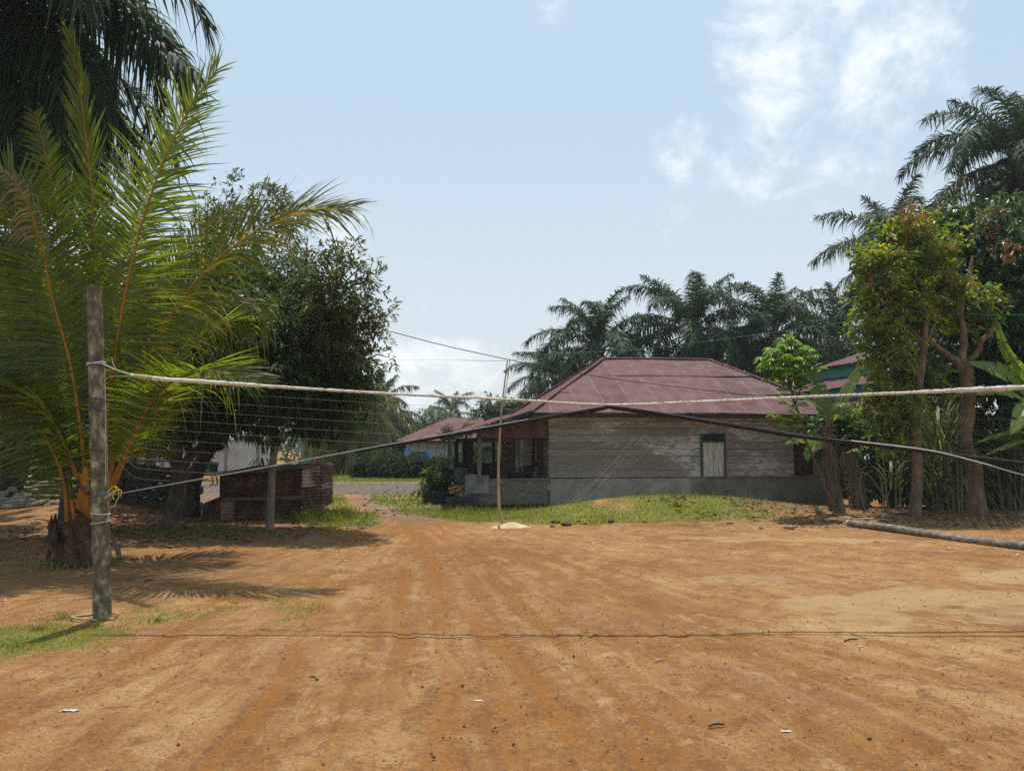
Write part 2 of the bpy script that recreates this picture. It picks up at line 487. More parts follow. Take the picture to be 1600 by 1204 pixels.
# maroon corrugated roof: per sheet tone, dust streaks down the slope, rust
m, t = new_mat('maroon_roof')
v = t.obj()
sheet = t.n('ShaderNodeTexWhiteNoise', noise_dimensions='2D')
t.set(sheet.inputs['Vector'], t.n('ShaderNodeVectorMath', operation='FLOOR').outputs[0])
fl = t.t.nodes[-1]
fl = [n for n in t.t.nodes if n.type == 'VECT_MATH'][0]
t.set(fl.inputs[0], t.mapping(v, (1.3, 0.0, 0.0)))
c = t.ramp(t.noise(1.1, 7, 0.62, v), [(0.3, (0.06, 0.018, 0.017)), (0.55, (0.088, 0.028, 0.027)), (0.75, (0.125, 0.05, 0.045))])
c = t.mix(t.math('MULTIPLY', sheet.outputs[0], 0.5), c, (0.135, 0.052, 0.047))
c = t.mix(t.math('MULTIPLY', t.sstep(t.noise(2.2, 8, 0.75, v, 0.6), 0.56, 0.72), 0.6), c, (0.1, 0.035, 0.022))
st = t.sstep(t.noise(7, 4, 0.6, t.mapping(v, (2.4, 0.16, 0.16))), 0.52, 0.75)
c = t.mix(t.math('MULTIPLY', st, 0.3), c, (0.2, 0.1, 0.09))
sx_ = t.n('ShaderNodeSeparateXYZ')
t.set(sx_.inputs[0], v)
seam = t.math('ABSOLUTE', t.math('SUBTRACT', t.math('FRACT', t.math('MULTIPLY', sx_.outputs[0], 1.3)), 0.5))
c = t.mix(t.math('MULTIPLY', t.sstep(seam, 0.455, 0.49), 0.55), c, (0.2, 0.1, 0.09))
t.out(t.principled(c, t.ramp(t.noise(3, 3, 0.5, v), [(0.3, 0.55), (0.7, 0.75)]), 0.0, None, 0.25))
M['maroon_roof'] = m

# weathered house boards with flaking white limewash
m, t = new_mat('weathered_board')
v = t.obj()
grain = t.noise(9, 7, 0.65, t.mapping(v, (0.5, 0.5, 9)))
c = t.ramp(grain, [(0.3, (0.155, 0.135, 0.113)), (0.55, (0.25, 0.222, 0.19)), (0.75, (0.34, 0.306, 0.265))])
c = t.mix(1.0, c, t.math('ADD', t.math('MULTIPLY', t.island(), 0.34), 0.83), 'MULTIPLY')
big = t.noise(0.55, 3, 0.5, t.mapping(v, (1, 1, 1.7), (2.3, 0, 0.55)))
flake = t.noise(4.5, 8, 0.72, t.mapping(v, (0.8, 1, 3.2)))
mask = t.sstep(t.math('ADD', t.math('MULTIPLY', big, 1.1), t.math('MULTIPLY', flake, 0.9)), 0.995, 1.16)
c = t.mix(t.math('MULTIPLY', mask, 0.72), c, t.ramp(flake, [(0.4, (0.5, 0.485, 0.46)), (0.7, (0.68, 0.67, 0.65))]))
t.out(t.principled(c, 0.9, 0, t.bump(grain, 0.5, 0.01)))
M['weathered_board'] = m

# ------------------------------------------------------------------ ground
MOUNDS = [(3.1, 18.9, 2.5, 0.95, 0.42), (5.6, 18.9, 1.8, 0.9, 0.18), (-3.3, 17.9, 1.3, 0.8, 0.12), (9.0, 18.8, 3.5, 1.4, 0.12),
          (-10.2, 19.6, 1.8, 1.2, 0.25)]


def ground_h(x, y):
    x = np.asarray(x, float); y = np.asarray(y, float)
    z = np.zeros(np.broadcast(x, y).shape)
    for mx, my, sx, sy, hh in MOUNDS:
        z = z + hh * np.exp(-((x - mx) / sx) ** 2 - ((y - my) / sy) ** 2)
    z = z + 0.05 * (fbm(x, y, 0.35, 3, 3) - 0.5) + 0.022 * (fbm(x, y, 1.7, 5, 3) - 0.5)
    return z


def GP(px, py):
    """point of the ground seen at a pixel"""
    g = G(px, py)
    for _ in range(6):
        g = G(px, py, float(ground_h(g[0], g[1])))
    return g


def onground(x, y, dz=0.0):
    return np.array([x, y, float(ground_h(x, y)) + dz])


def grow(a, b, step, k):
    out = [a]
    while out[-1] < b:
        out.append(out[-1] + step)
        step *= k
    return out


xs = np.array([-v for v in grow(11.5, 600, 0.12, 1.12)][::-1][:-1] + list(np.arange(-11.5, -7, 0.075)) + list(np.arange(-7, 7, 0.045)) + list(np.arange(7, 11.5, 0.075)) + grow(11.5, 600, 0.12, 1.12))
ys = np.array([-v for v in grow(-3.2, 300, 0.3, 1.25)][::-1] + list(np.arange(3.25, 9, 0.045)) + list(np.arange(9, 24, 0.075)) + grow(24, 900, 0.12, 1.06))
X, Y = np.meshgrid(xs, ys)


def ell(cx, cy, sx, sy, ang=0.0, ns=0.35, seed=1):
    """noisy-edged patch: about 1 inside, 0 outside"""
    c, s = math.cos(ang), math.sin(ang)
    dx, dy = X - cx, Y - cy
    r = np.sqrt(((dx * c + dy * s) / sx) ** 2 + ((-dx * s + dy * c) / sy) ** 2)
    r = r + ns * 2 * (fbm(X, Y, 1.3, seed, 4) - 0.5)
    return np.clip((1.15 - r) / 0.45, 0, 1)


def dist_poly(pts, wx=0.0, wy=0.0):
    D = np.full(X.shape, 1e9)
    X_, Y_ = X + wx, Y + wy
    for a, b in zip(pts[:-1], pts[1:]):
        a, b = np.asarray(a[:2]), np.asarray(b[:2])
        d = b - a
        tt = np.clip(((X_ - a[0]) * d[0] + (Y_ - a[1]) * d[1]) / (d @ d + 1e-9), 0, 1)
        D = np.minimum(D, np.hypot(X_ - a[0] - tt * d[0], Y_ - a[1] - tt * d[1]))
    return D


near = (Y > 2) & (Y < 70) & (np.abs(X) < 45)
# grass
ge = np.zeros(X.shape)
g0 = G(60, 1005); ge = np.maximum(ge, ell(g0[0] - 0.25, g0[1] - .1, 1.1, 0.95, 0.5, 0.8, 31) * np.clip(1.9 * fbm(X, Y, 1.6, 71, 4) - .25, 0, .8))
g0 = G(260, 955); ge = np.maximum(ge, ell(g0[0], g0[1], 1.5, 0.75, 0.1, 0.9, 33) * np.clip(2.2 * fbm(X, Y, 2.0, 72, 4) - .8, 0, .5))
ge = np.maximum(ge, ell(3.0, 18.6, 3.9, 1.95, 0.0, 0.5, 35) * np.clip(2.0 * fbm(X, Y, 0.9, 73, 4) - .2, .15, .95))
ge = np.maximum(ge, ell(-0.2, 18.35, 2.35, 1.15, 0.0, 0.3, 37))
ge = np.maximum(ge, ell(-3.5, 17.6, 1.25, 1.5, 0.2, 0.4, 39))
g0 = G(632, 785); ge = np.maximum(ge, ell(g0[0], g0[1], 1.35, 1.7, -0.2, 0.4, 41))
g0 = G(690, 800); ge = np.maximum(ge, ell(g0[0], g0[1], 1.2, .9, -0.2, 0.4, 48))
g0 = G(540, 783); ge = np.maximum(ge, ell(g0[0], g0[1], 1.5, 1.9, 0.2, 0.4, 42))
ge = np.maximum(ge, np.clip((Y - 18.5) / 1.5, 0, 1) * np.clip((26.5 - Y) / .6, 0, 1) * np.clip((0.5 - X) / .5, 0, 1) * np.clip((X + 7.5) / .8, 0, 1) * np.clip(2.4 * fbm(X, Y, 1.1, 91, 4) - .55, 0, .9))
ge = np.maximum(ge, np.clip((Y - 34.3 - 1.2 * (fbm(X, Y, 0.5, 6, 3) - 0.5)) / 0.5, 0, 1) * np.clip((47 - Y) / 3, 0, 1) * np.clip((X + 15) / 3, 0, 1))
ge = np.maximum(ge, np.clip((Y - 44) / 4, 0, 1) * 0.9)
ge = np.maximum(ge, ell(8.6, 17.6, 4.0, 2.4, 0, 0.9, 44) * 0.22)
ge = np.maximum(ge, ell(-6.0, 15.3, 3.2, 0.8, 0, 0.9, 46) * 0.4)
# gravel: the stony cross road and the loose stones where the path leaves the yard
gv = np.clip((Y - 26.3 - 0.8 * (fbm(X, Y, 0.6, 8, 3) - 0.5)) / 0.4, 0, 1) * np.clip((34.4 - Y + 0.8 * (fbm(X, Y, 0.6, 9, 3) - 0.5)) / 0.4, 0, 1)
gv = np.maximum(gv, np.clip((0.75 - dist_poly([G(655, 808), G(690, 790), G(725, 772)])) / 0.5, 0, 1) * 0.5)
gv = np.maximum(gv, np.clip((1.0 - dist_poly([G(640, 812), G(600, 793), G(585, 775), G(590, 760)])) / 0.6, 0, 1) * 0.45)
gv = np.maximum(gv, ell(-11.5, 24.5, 3.6, 4.5, 0, 0.5, 47) * 0.7)
ge = ge * (1 - 0.5 * np.clip(gv, 0, 1))
path = np.clip((0.55 - dist_poly([G(640, 830), G(605, 803), G(565, 790), G(555, 768)])) / 0.4, 0, 1)
ge = ge * (1 - path)
# tyre tracks
TR = [[(632, 815), (640, 845), (602, 895), (587, 970), (576, 1060), (497, 1204), (420, 1330)],
      [(640, 815), (662, 831), (700, 869), (775, 906), (887, 1000), (932, 1079), (1000, 1135), (1080, 1290)],
      [(645, 815), (685, 861), (689, 910), (715, 970), (726, 1019), (771, 1071), (850, 1204), (910, 1330)],
      [(640, 812), (711, 846), (850, 880), (950, 925), (1100, 1000), (1300, 1090), (1600, 1190), (1900, 1280)],
      [(620, 815), (560, 880), (480, 960), (430, 1050), (300, 1204), (200, 1310)],
      [(625, 850), (580, 947), (475, 1030), (400, 1086), (150, 1204)],
      [(660, 820), (760, 900), (860, 950), (1000, 1010), (1180, 1080), (1420, 1204)],
      [(655, 830), (640, 930), (650, 1010), (600, 1100), (560, 1204), (520, 1330)],
      [(700, 900), (760, 960), (800, 1040), (830, 1110), (900, 1204), (980, 1330)],
      [(690, 840), (900, 885), (880, 930), (1000, 960), (1250, 1010), (1600, 1080)],
      [(640, 820), (622, 880), (560, 1000), (470, 1110), (380, 1204), (290, 1310)], [(648, 820), (668, 900), (690, 980), (680, 1080), (650, 1204), (640, 1330)], [(655, 818), (740, 880), (830, 960), (930, 1060), (1060, 1204), (1160, 1330)],
      [(670, 818), (800, 870), (1000, 960), (1200, 1060), (1500, 1204)], [(640, 815), (660, 860), (730, 930), (800, 1000), (880, 1090), (980, 1204), (1060, 1320)],
      [(590, 830), (480, 900), (440, 960), (330, 1020), (100, 1090), (-200, 1160)]]
tr = np.zeros(X.shape); te = np.zeros(X.shape)
wob = 0.22 * (fbm(X, Y, 0.5, 12, 3) - 0.5)
r_ = np.random.default_rng(5)
EXTRA = []
for k in range(26):                     # more passes out of the lane, spreading over the yard
    ex = r_.uniform(-150, 1900)
    bend = r_.uniform(-60, 60)
    f = lambda py: 645 + (ex - 645) * ((py - 800) / 404.0) ** r_.uniform(.85, 1.05) + bend * math.sin((py - 800) / 404 * 3.1)
    EXTRA.append([(f(py), py) for py in (815, 850, 900, 960, 1040, 1130, 1210, 1330)])
for i, tk in enumerate(TR + EXTRA):
    pts = spline([G(*p) for p in tk], 30)
    D = dist_poly(pts, wob + .1 * math.sin(i), 0.0)
    w = (0.05, 0.08, 0.11)[i % 3] if i < len(TR) else (0.028, 0.04, 0.055)[i % 3]
    fade = np.clip(3.2 * fbm(X, Y, 0.55, 114 + i, 2) - (1.0 if i < len(TR) else 1.35), 0, 1)
    tr = np.maximum(tr, np.clip((w - D) / .03 + .5, 0, 1) * fade * (0.55 + 0.45 * ((i * 7) % 5) / 4))
    te = np.maximum(te, np.exp(-((D - w * 1.25) / .022) ** 2) * fade)
tr *= (Y < 19.5)
te *= (Y < 13)
# pale sandy patches; the strip by the left grass is painted sunlight
sa = np.zeros(X.shape)
for px, py, sx, sy, an, k in [(1480, 935, 1.9, 0.62, 0.35, 0.95), (1310, 975, 1.0, 0.42, 0.25, 0.7), (1230, 842, 2.5, 0.5, -0.05, 0.75), (1560, 960, 1.0, 0.6, 0.2, 0.7),
                              (830, 817, 1.0, 0.4, 0, 0.8), (1090, 850, 1.6, 0.45, 0, 0.35), (420, 930, 1.4, 0.6, 0, 0.5), (470, 895, 1.2, 0.5, 0.1, 0.5), (1120, 870, 2.4, 0.6, 0.1, 0.3),
                              (150, 1120, 1.0, 0.3, 0.2, 0.45), (600, 1000, 1.2, 0.6, 0.9, 0.3), (1230, 905, 1.4, 0.5, 0.1, 0.6), (1450, 1150, 0.7, 0.4, 0.6, 0.35), (1640, 900, 1.6, 0.6, 0.2, 0.8)]:
    g0 = G(px, py)
    sa = np.maximum(sa, ell(g0[0], g0[1], sx, sy, an, 0.75, int(px)) * k)
# leaf litter under the trees; left patches also put deeper shade in the colour
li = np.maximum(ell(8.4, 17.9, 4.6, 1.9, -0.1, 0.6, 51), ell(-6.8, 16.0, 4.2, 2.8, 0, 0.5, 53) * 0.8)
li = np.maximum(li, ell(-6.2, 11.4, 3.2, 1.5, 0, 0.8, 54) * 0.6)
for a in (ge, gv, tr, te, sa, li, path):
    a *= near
Z = np.where(near, ground_h(X, Y), 0) - 0.014 * tr + 0.008 * te
mb = MB()
nr, nc = X.shape
i, j = np.meshgrid(np.arange(nr - 1), np.arange(nc - 1), indexing='ij')
a = (i * nc + j).ravel()
mb.add(np.stack([X, Y, Z], -1).reshape(-1, 3), np.stack([a, a + 1, a + 1 + nc, a + nc], 1), True)

m, t = new_mat('ground')
v = t.obj()
big = t.noise(0.45, 4, 0.55, v, 0.4)
med = t.noise(2.3, 6, 0.62, t.mapping(v, (1, 0.75, 1)), 0.5)
fin = t.noise(26, 6, 0.7, v)
grit = t.noise(110, 3, 0.7, v)
c = t.ramp(t.math('ADD', t.math('MULTIPLY', big, 0.5), t.math('MULTIPLY', med, 0.5)),
           [(0.38, (0.21, 0.088, 0.026)), (0.45, (0.295, 0.138, 0.046)), (0.52, (0.355, 0.181, 0.068)), (0.58, (0.4, 0.225, 0.09)), (0.66, (0.47, 0.292, 0.128))])
c = t.mix(t.math('MULTIPLY', t.sstep(t.noise(4.5, 7, 0.68, t.mapping(v, (1, 0.8, 1), (4, 7, 0)), 0.8), 0.52, 0.62), 0.75), c, (0.19, 0.085, 0.03))
c = t.mix(t.math('MULTIPLY', t.sstep(t.noise(3.2, 7, 0.7, t.mapping(v, (1, 0.8, 1), (14, 2, 0)), 0.8), 0.54, 0.66), 0.7), c, (0.47, 0.3, 0.15))
c = t.mix(t.math('MULTIPLY', t.sstep(t.noise(0.8, 4, 0.6, t.mapping(v, (1, 1, 1), (3, 8, 0)), 0.6), 0.5, 0.68), 0.45), c, (0.3, 0.15, 0.085))
tra = t.attr('track')
trk = t.math('MULTIPLY', tra, t.sstep(t.noise(7, 5, 0.65, v), 0.22, 0.5))
# streaks dragged along the driving direction, fanning out from the lane
sp = t.n('ShaderNodeSeparateXYZ'); t.set(sp.inputs[0], v)
dx_, dy_ = t.math('ADD', sp.outputs[0], 2.35), t.math('SUBTRACT', 19.5, sp.outputs[1])
cb2 = t.n('ShaderNodeCombineXYZ')
t.set(cb2.inputs[0], t.math('MULTIPLY', t.math('ARCTAN2', dx_, dy_), 64.0))
t.set(cb2.inputs[1], t.math('MULTIPLY', dy_, 0.5))
drag = t.noise(1.0, 6, 0.7, cb2.outputs[0], 0.5)
fan = t.math('MULTIPLY', t.sstep(dy_, 1.5, 5.0), t.sstep(t.math('ABSOLUTE', t.math('ARCTAN2', t.math('SUBTRACT', dx_, t.math('MULTIPLY', dy_, 0.2)), dy_)), 0.95, 0.5))
c = t.mix(t.math('MULTIPLY', fan, t.math('MULTIPLY', t.sstep(drag, 0.52, 0.62), 0.62)), c, (0.25, 0.1, 0.028))
c = t.mix(t.math('MULTIPLY', fan, t.math('MULTIPLY', t.sstep(drag, 0.46, 0.36), 0.48)), c, (0.43, 0.265, 0.12))
c = t.mix(t.math('MULTIPLY', trk, 0.92), c, (0.285, 0.11, 0.02))
tre = t.attr('track_edge')
c = t.mix(t.math('MULTIPLY', tre, t.math('MULTIPLY', t.sstep(t.noise(11, 5, 0.7, v), 0.42, 0.6), 0.75)), c, (0.135, 0.066, 0.03))
c = t.mix(t.math('MULTIPLY', t.sstep(fin, 0.5, 0.7), 0.35), c, (0.45, 0.29, 0.16))
c = t.mix(t.math('MULTIPLY', t.sstep(t.noise(38, 5, 0.75, v), 0.52, 0.62), 0.7), c, (0.14, 0.07, 0.032))
c = t.mix(t.math('MULTIPLY', t.sstep(grit, 0.53, 0.64), 0.7), c, (0.12, 0.06, 0.028))
sand = t.sstep(t.math('ADD', t.attr('sand'), t.math('MULTIPLY', t.math('SUBTRACT', t.noise(1.6, 8, 0.62, t.mapping(v, (0.8, 1.3, 1)), 0.9), 0.5), 1.7)), 0.4, 0.95)
sand = t.math('MULTIPLY', sand, t.ramp(t.noise(9, 5, 0.65, t.mapping(v, (0.5, 1.8, 1))), [(0.3, 0.35), (0.6, 0.85)]))
c = t.mix(sand, c, t.mix(fin, (0.34, 0.22, 0.1), (0.46, 0.325, 0.17)))
grav = t.attr('gravel')
vor = t.n('ShaderNodeTexVoronoi', feature='F1')
t.set(vor.inputs['Vector'], v)
vor.inputs['Scale'].default_value = 14
gcol = t.mix(0.55, (0.16, 0.125, 0.09), t.ramp(vor.outputs['Color'], [(0.2, (0.07, 0.058, 0.045)), (0.8, (0.26, 0.23, 0.195))]))
c = t.mix(t.math('MULTIPLY', grav, t.sstep(t.noise(3.5, 4, 0.6, v), 0.2, 0.45)), c, gcol)
litter_dark = t.math('MULTIPLY', t.attr('litter'), t.sstep(t.noise(9, 5, 0.7, v), 0.38, 0.6))
c = t.mix(t.math('MULTIPLY', litter_dark, 0.8), c, t.mix(grit, (0.09, 0.055, 0.03), (0.26, 0.17, 0.09)))  # litter tone, which under the left trees also paints shade on the soil
gra = t.attr('grass')
gm = t.sstep(t.math('ADD', gra, t.math('MULTIPLY', t.math('SUBTRACT', t.noise(16, 6, 0.75, v), 0.5), 2.2)), 0.3, 0.85)
gc = t.ramp(t.noise(2.2, 5, 0.65, v), [(0.3, (0.09, 0.145, 0.014)), (0.5, (0.155, 0.2, 0.025)), (0.68, (0.25, 0.235, 0.06))])
c = t.mix(t.math('MULTIPLY', gm, 0.78), c, t.mix(t.math('MULTIPLY', t.sstep(fin, 0.4, 0.7), 0.6), gc, (0.085, 0.12, 0.02)))
h = t.math('ADD', t.math('MULTIPLY', fin, 0.6), t.math('MULTIPLY', grit, 0.35))
h = t.math('ADD', h, t.math('MULTIPLY', t.noise(8, 4, 0.6, v), 0.9))
h = t.math('ADD', h, t.math('MULTIPLY', t.math('MULTIPLY', grav, vor.outputs['Distance']), -2.5))
t.out(t.principled(c, 0.95, 0, t.bump(h, 0.8, 0.045), 0.15))
M['ground'] = m
gobj = mb.build('ground', m)
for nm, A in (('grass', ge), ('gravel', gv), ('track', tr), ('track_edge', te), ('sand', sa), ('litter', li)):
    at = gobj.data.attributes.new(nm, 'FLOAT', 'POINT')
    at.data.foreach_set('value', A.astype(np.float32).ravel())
tag(gobj, 'orange brown dirt yard with tyre tracks, grass patches and a stony cross road', 'ground', None, 'structure')


def sample_mask(A, n, lo=0.35, ylim=(3, 40), xlim=(-12, 12)):
    """random ground points where the patch A is high"""
    ok = np.argwhere((A > lo) & (Y > ylim[0]) & (Y < ylim[1]) & (X > xlim[0]) & (X < xlim[1]))
    area = np.gradient(ys)[ok[:, 0]] * np.gradient(xs)[ok[:, 1]] * A[ok[:, 0], ok[:, 1]]
    k = RNG.choice(len(ok), n, p=area / area.sum())
    ii, jj = ok[k, 0], ok[k, 1]
    x = xs[jj] + (RNG.random(n) - .5) * np.gradient(xs)[jj]
    y = ys[ii] + (RNG.random(n) - .5) * np.gradient(ys)[ii]
    return x, y, ground_h(x, y)


# grass blades
def blades(mb, x, y, z, hmin, hmax, w):
    n = len(x)
    az = RNG.random(n) * 6.283
    hh = hmin + (hmax - hmin) * RNG.random(n) ** 1.7
    lean = hh * (0.25 + 0.7 * RNG.random(n))
    az2 = RNG.random(n) * 6.283
    b = np.stack([x, y, z - 0.005], 1)
    d = np.stack([np.cos(az), np.sin(az), 0 * az], 1) * (w * (0.6 + RNG.random(n)))[:, None]
    tip = b + np.stack([np.cos(az2) * lean, np.sin(az2) * lean, hh], 1)
    V = np.stack([b - d, b + d, tip], 1).reshape(-1, 3)
    mb.add(V, np.arange(3 * n).reshape(-1, 3))


mb = MB()
blades(mb, *sample_mask(ge ** 1.6, 17000, 0.06, (3, 9.5)), 0.006, 0.032, 0.003)
blades(mb, *sample_mask(ge, 500, 0.1, (3, 9.5)), 0.03, 0.09, 0.003)
blades(mb, *sample_mask(ge ** 1.5, 46000, 0.2, (14, 21)), 0.01, 0.042, 0.01)
blades(mb, *sample_mask(ge, 900, 0.3, (15, 21)), 0.08, 0.2, 0.008)
blades(mb, *sample_mask(ge, 16000, 0.4, (21, 40), (-14, 4)), 0.04, 0.12, 0.016)
x, y, z = sample_mask(ge, 5000, 0.5, (15, 21))
for cx, cy, sp, n, hh in [(G(515, 808)[0], 17.5, 0.4, 1500, 0.3), (G(500, 815)[0], 17.2, 0.3, 600, 0.25), (1.2, 20.3, 0.5, 500, 0.22), (G(735, 800)[0], 19.9, 0.5, 500, 0.22)]:
    xx, yy = RNG.normal(cx, sp, n), RNG.normal(cy, sp * 0.6, n)
    blades(mb, xx, yy, ground_h(xx, yy), 0.05, hh, 0.01)
for px, py in [(98, 968), (245, 970), (60, 985), (150, 980), (30, 1010)]:
    g0 = G(px, py)
    xx, yy = RNG.normal(g0[0], 0.035, 60), RNG.normal(g0[1], 0.035, 60)
    blades(mb, xx, yy, ground_h(xx, yy), 0.03, 0.11, 0.004)
tag(mb.build('grass', M['grass_blade']), 'short patchy green grass on the mound and yard edge', 'grass', None, 'stuff')

# crumbs of dirt: countless, one object
def crumbs(mb, x, y, s):
    n = len(x)
    o = np.array([[1, 0, 0], [-1, 0, 0], [0, 1, 0], [0, -1, 0], [0, 0, 1], [0, 0, -1]], float)
    V = o[None] * (s[:, None, None] * RNG.uniform(.6, 1.2, (n, 6, 1))) * np.array([1, 1, .75])
    a = RNG.random(n) * 6.283
    c, q = np.cos(a)[:, None], np.sin(a)[:, None]
    V = np.stack([V[..., 0] * c - V[..., 1] * q, V[..., 0] * q + V[..., 1] * c, V[..., 2]], -1)
    V += np.stack([x, y, ground_h(x, y) + s * .25], 1)[:, None]
    Fc = np.array([[0, 2, 4], [2, 1, 4], [1, 3, 4], [3, 0, 4], [2, 0, 5], [1, 2, 5], [3, 1, 5], [0, 3, 5]])
    mb.add(V.reshape(-1, 3), (np.arange(n)[:, None, None] * 6 + Fc).reshape(-1, 3))
mb = MB()
n = 22000
y = 3.4 + 10.5 * RNG.random(n) ** 2.1; x = RNG.uniform(-.78, .78, n) * y
k = RNG.random(n) < np.clip(2.6 * fbm(x, y, 1.1, 61, 3) - .75, .08, 1)
x, y = x[k], y[k]
crumbs(mb, x, y, .0022 + .006 * RNG.random(len(x)) ** 4 * (1 + y / 8))
tag(mb.build('dirt_crumbs', M['crumb']), 'countless fine crumbs of dirt and grit lying on the yard', 'grit', None, 'stuff')

# leaf litter
mb = MB()
def litter(mb, x, y, z, s0, s1):
    n = len(x)
    az, s = RNG.random(n) * 6.283, s0 + (s1 - s0) * RNG.random(n)
    u = np.stack([np.cos(az), np.sin(az), RNG.normal(0, .2, n)], 1) * s[:, None]
    w = np.stack([-np.sin(az), np.cos(az), RNG.normal(0, .3, n)], 1) * (s * 0.4)[:, None]
    b = np.stack([x, y, z + 0.008], 1)
    V = np.stack([b - u, b - w, b + u, b + w], 1).reshape(-1, 3)
    mb.add(V, np.arange(4 * n).reshape(-1, 4))
x, y, z = sample_mask(li, 5200, 0.4, (13.5, 21), (-12, 14)); litter(mb, x, y, z, 0.02, 0.09)
x, y = RNG.uniform(-8, 9, 260), RNG.uniform(5, 16, 260); litter(mb, x, y, ground_h(x, y), 0.008, 0.03)
x, y = RNG.uniform(1, 9, 260), RNG.uniform(15.2, 17.2, 260); litter(mb, x, y, ground_h(x, y), 0.01, 0.04)
tag(mb.build('leaf_litter', M['dry_litter']), 'dry brown fallen leaves scattered over the ground under the trees', 'leaf litter', None, 'stuff')


# ------------------------------------------------------------------ stones
def rock_mesh(name, seed, mat):
    r = np.random.default_rng(seed)
    nu, nv = 12, 8
    th, ph = np.meshgrid(np.linspace(0, 2 * math.pi, nu, endpoint=False), np.linspace(0.02, math.pi - 0.02, nv), indexing='ij')
    d = np.stack([np.cos(th) * np.sin(ph), np.sin(th) * np.sin(ph), np.cos(ph)], -1)
    R = 1 + 0.0 * th
    for k in range(7):
        ax = r.normal(size=3); ax /= np.linalg.norm(ax)
        R = R + 0.09 * np.sin(d @ ax * r.uniform(1.5, 4) + r.uniform(0, 6))
    V = (d * R[..., None]).transpose(1, 0, 2).reshape(-1, 3)
    i, j = np.meshgrid(np.arange(nv - 1), np.arange(nu), indexing='ij')
    a = i * nu + j; b = i * nu + (j + 1) % nu
    q = MB()
    q.add(V, np.stack([a, a + nu, b + nu, b], -1).reshape(-1, 4), True)
    q.add(V[:nu], [list(range(nu))]); q.add(V[-nu:], [list(range(nu))[::-1]])
    o = q.build(name, mat)
    COL.objects.unlink(o)
    return o


rocks = [rock_mesh('river_rock', 100 + k, M['rock']) for k in range(6)]
clods = [rock_mesh('dirt_clod', 200 + k, M['clod']) for k in range(4)]
pale = [rock_mesh('small_stone', 300 + k, M['rock']) for k in range(3)]


def put_rock(proto, p, s, label, cat, group, sq=0.7):
    o = proto.copy()
    COL.objects.link(o)
    o.location = tuple(float(c) for c in p)
    o.scale = (s * random.uniform(.8, 1.25), s * random.uniform(.8, 1.25), s * random.uniform(.8, 1.1) * sq)
    o.rotation_euler = (random.uniform(-.25, .25), random.uniform(-.25, .25), random.uniform(0, 6.28))
    return tag(o, label, cat, group)


for k in range(96):          # the heap of river stones by the oil palm trunk
    while True:
        px, py = random.uniform(-40, 98), random.uniform(768, 797)
        if py > 764 + max(0, px - 55) * 0.35: break
    g0 = G(px, py)
    zz = float(ground_h(g0[0], g0[1]))
    lift = max(0, (797 - py) / 29) * 0.55 * max(0.15, 1 - max(0, px - 40) / 75) * random.random()
    put_rock(rocks[k % 6], (g0[0], g0[1], zz + 0.05 + lift), random.uniform(0.12, 0.25), 'rounded grey river stone in the heap beside the oil palm trunk', 'stone', 'river stones heaped at the left')
for k in range(110):          # dark clods on the dirt
    if k < 75:
        px = random.gauss(760, 130); py = random.uniform(985, 1190)
        if px < 640: px = random.uniform(640, 1000)
    else:
        px, py = random.uniform(150, 1580), random.uniform(850, 1190)
    g0 = GP(px, py)
    s = random.choice([0.004, 0.005, 0.006, 0.008, 0.010])
    put_rock(clods[k % 4], (g0[0], g0[1], g0[2] + s * 0.3), s, 'small dark clod lying on the orange dirt', 'clod', 'dark clods scattered on the dirt yard')
for px, py, s in [(870, 817, .075), (884, 821, .09), (862, 823, .05), (915, 819, .05), (955, 816, .06), (1005, 815, .06), (1234, 826, .09), (1140, 818, .05), (1280, 800, .12), (1190, 826, .05), (1060, 812, .05), (905, 815, .045)]:
    g0 = GP(px, py)
    put_rock(pale[random.randrange(3)] if px > 1000 else clods[random.randrange(4)], (g0[0], g0[1], g0[2] + s * 0.25), s, 'fist sized stone at the foot of the grassy mound', 'stone', 'stones along the edge of the mound')
n = 0
while n < 150:
    px, py = random.uniform(520, 760), random.uniform(744, 812)
    g0 = G(px, py)
    ii, jj = np.searchsorted(ys, g0[1]), np.searchsorted(xs, g0[0])
    if gv[ii, jj] < 0.3: continue
    s = random.uniform(0.018, 0.055)
    put_rock(pale[n % 3], (g0[0], g0[1], float(ground_h(g0[0], g0[1])) + s * .2), s, 'pale stone lying on the stony cross road', 'stone', 'loose stones of the cross road')
    n += 1

# ------------------------------------------------------------------ main house
TH = math.radians(6.5)
C0 = P(858, 690, 21.2)
C0[2] = 0
UA, WA = np.array([math.cos(TH), math.sin(TH), 0]), np.array([-math.sin(TH), math.cos(TH), 0])
house = thing('wooden_house', 'low weathered plank house under a maroon corrugated hip roof with open porch', 'house', C0, TH)


def LW(px, py, w):
    """house coordinates of a pixel on the plane at depth w behind the front wall"""
    d = ray(px, py); o = np.array([0, 0, CAMH])
    tt = (w - (o - C0) @ WA) / (d @ WA)
    q = o + d * tt - C0
    return np.array([q @ UA, q @ WA, q[2]])


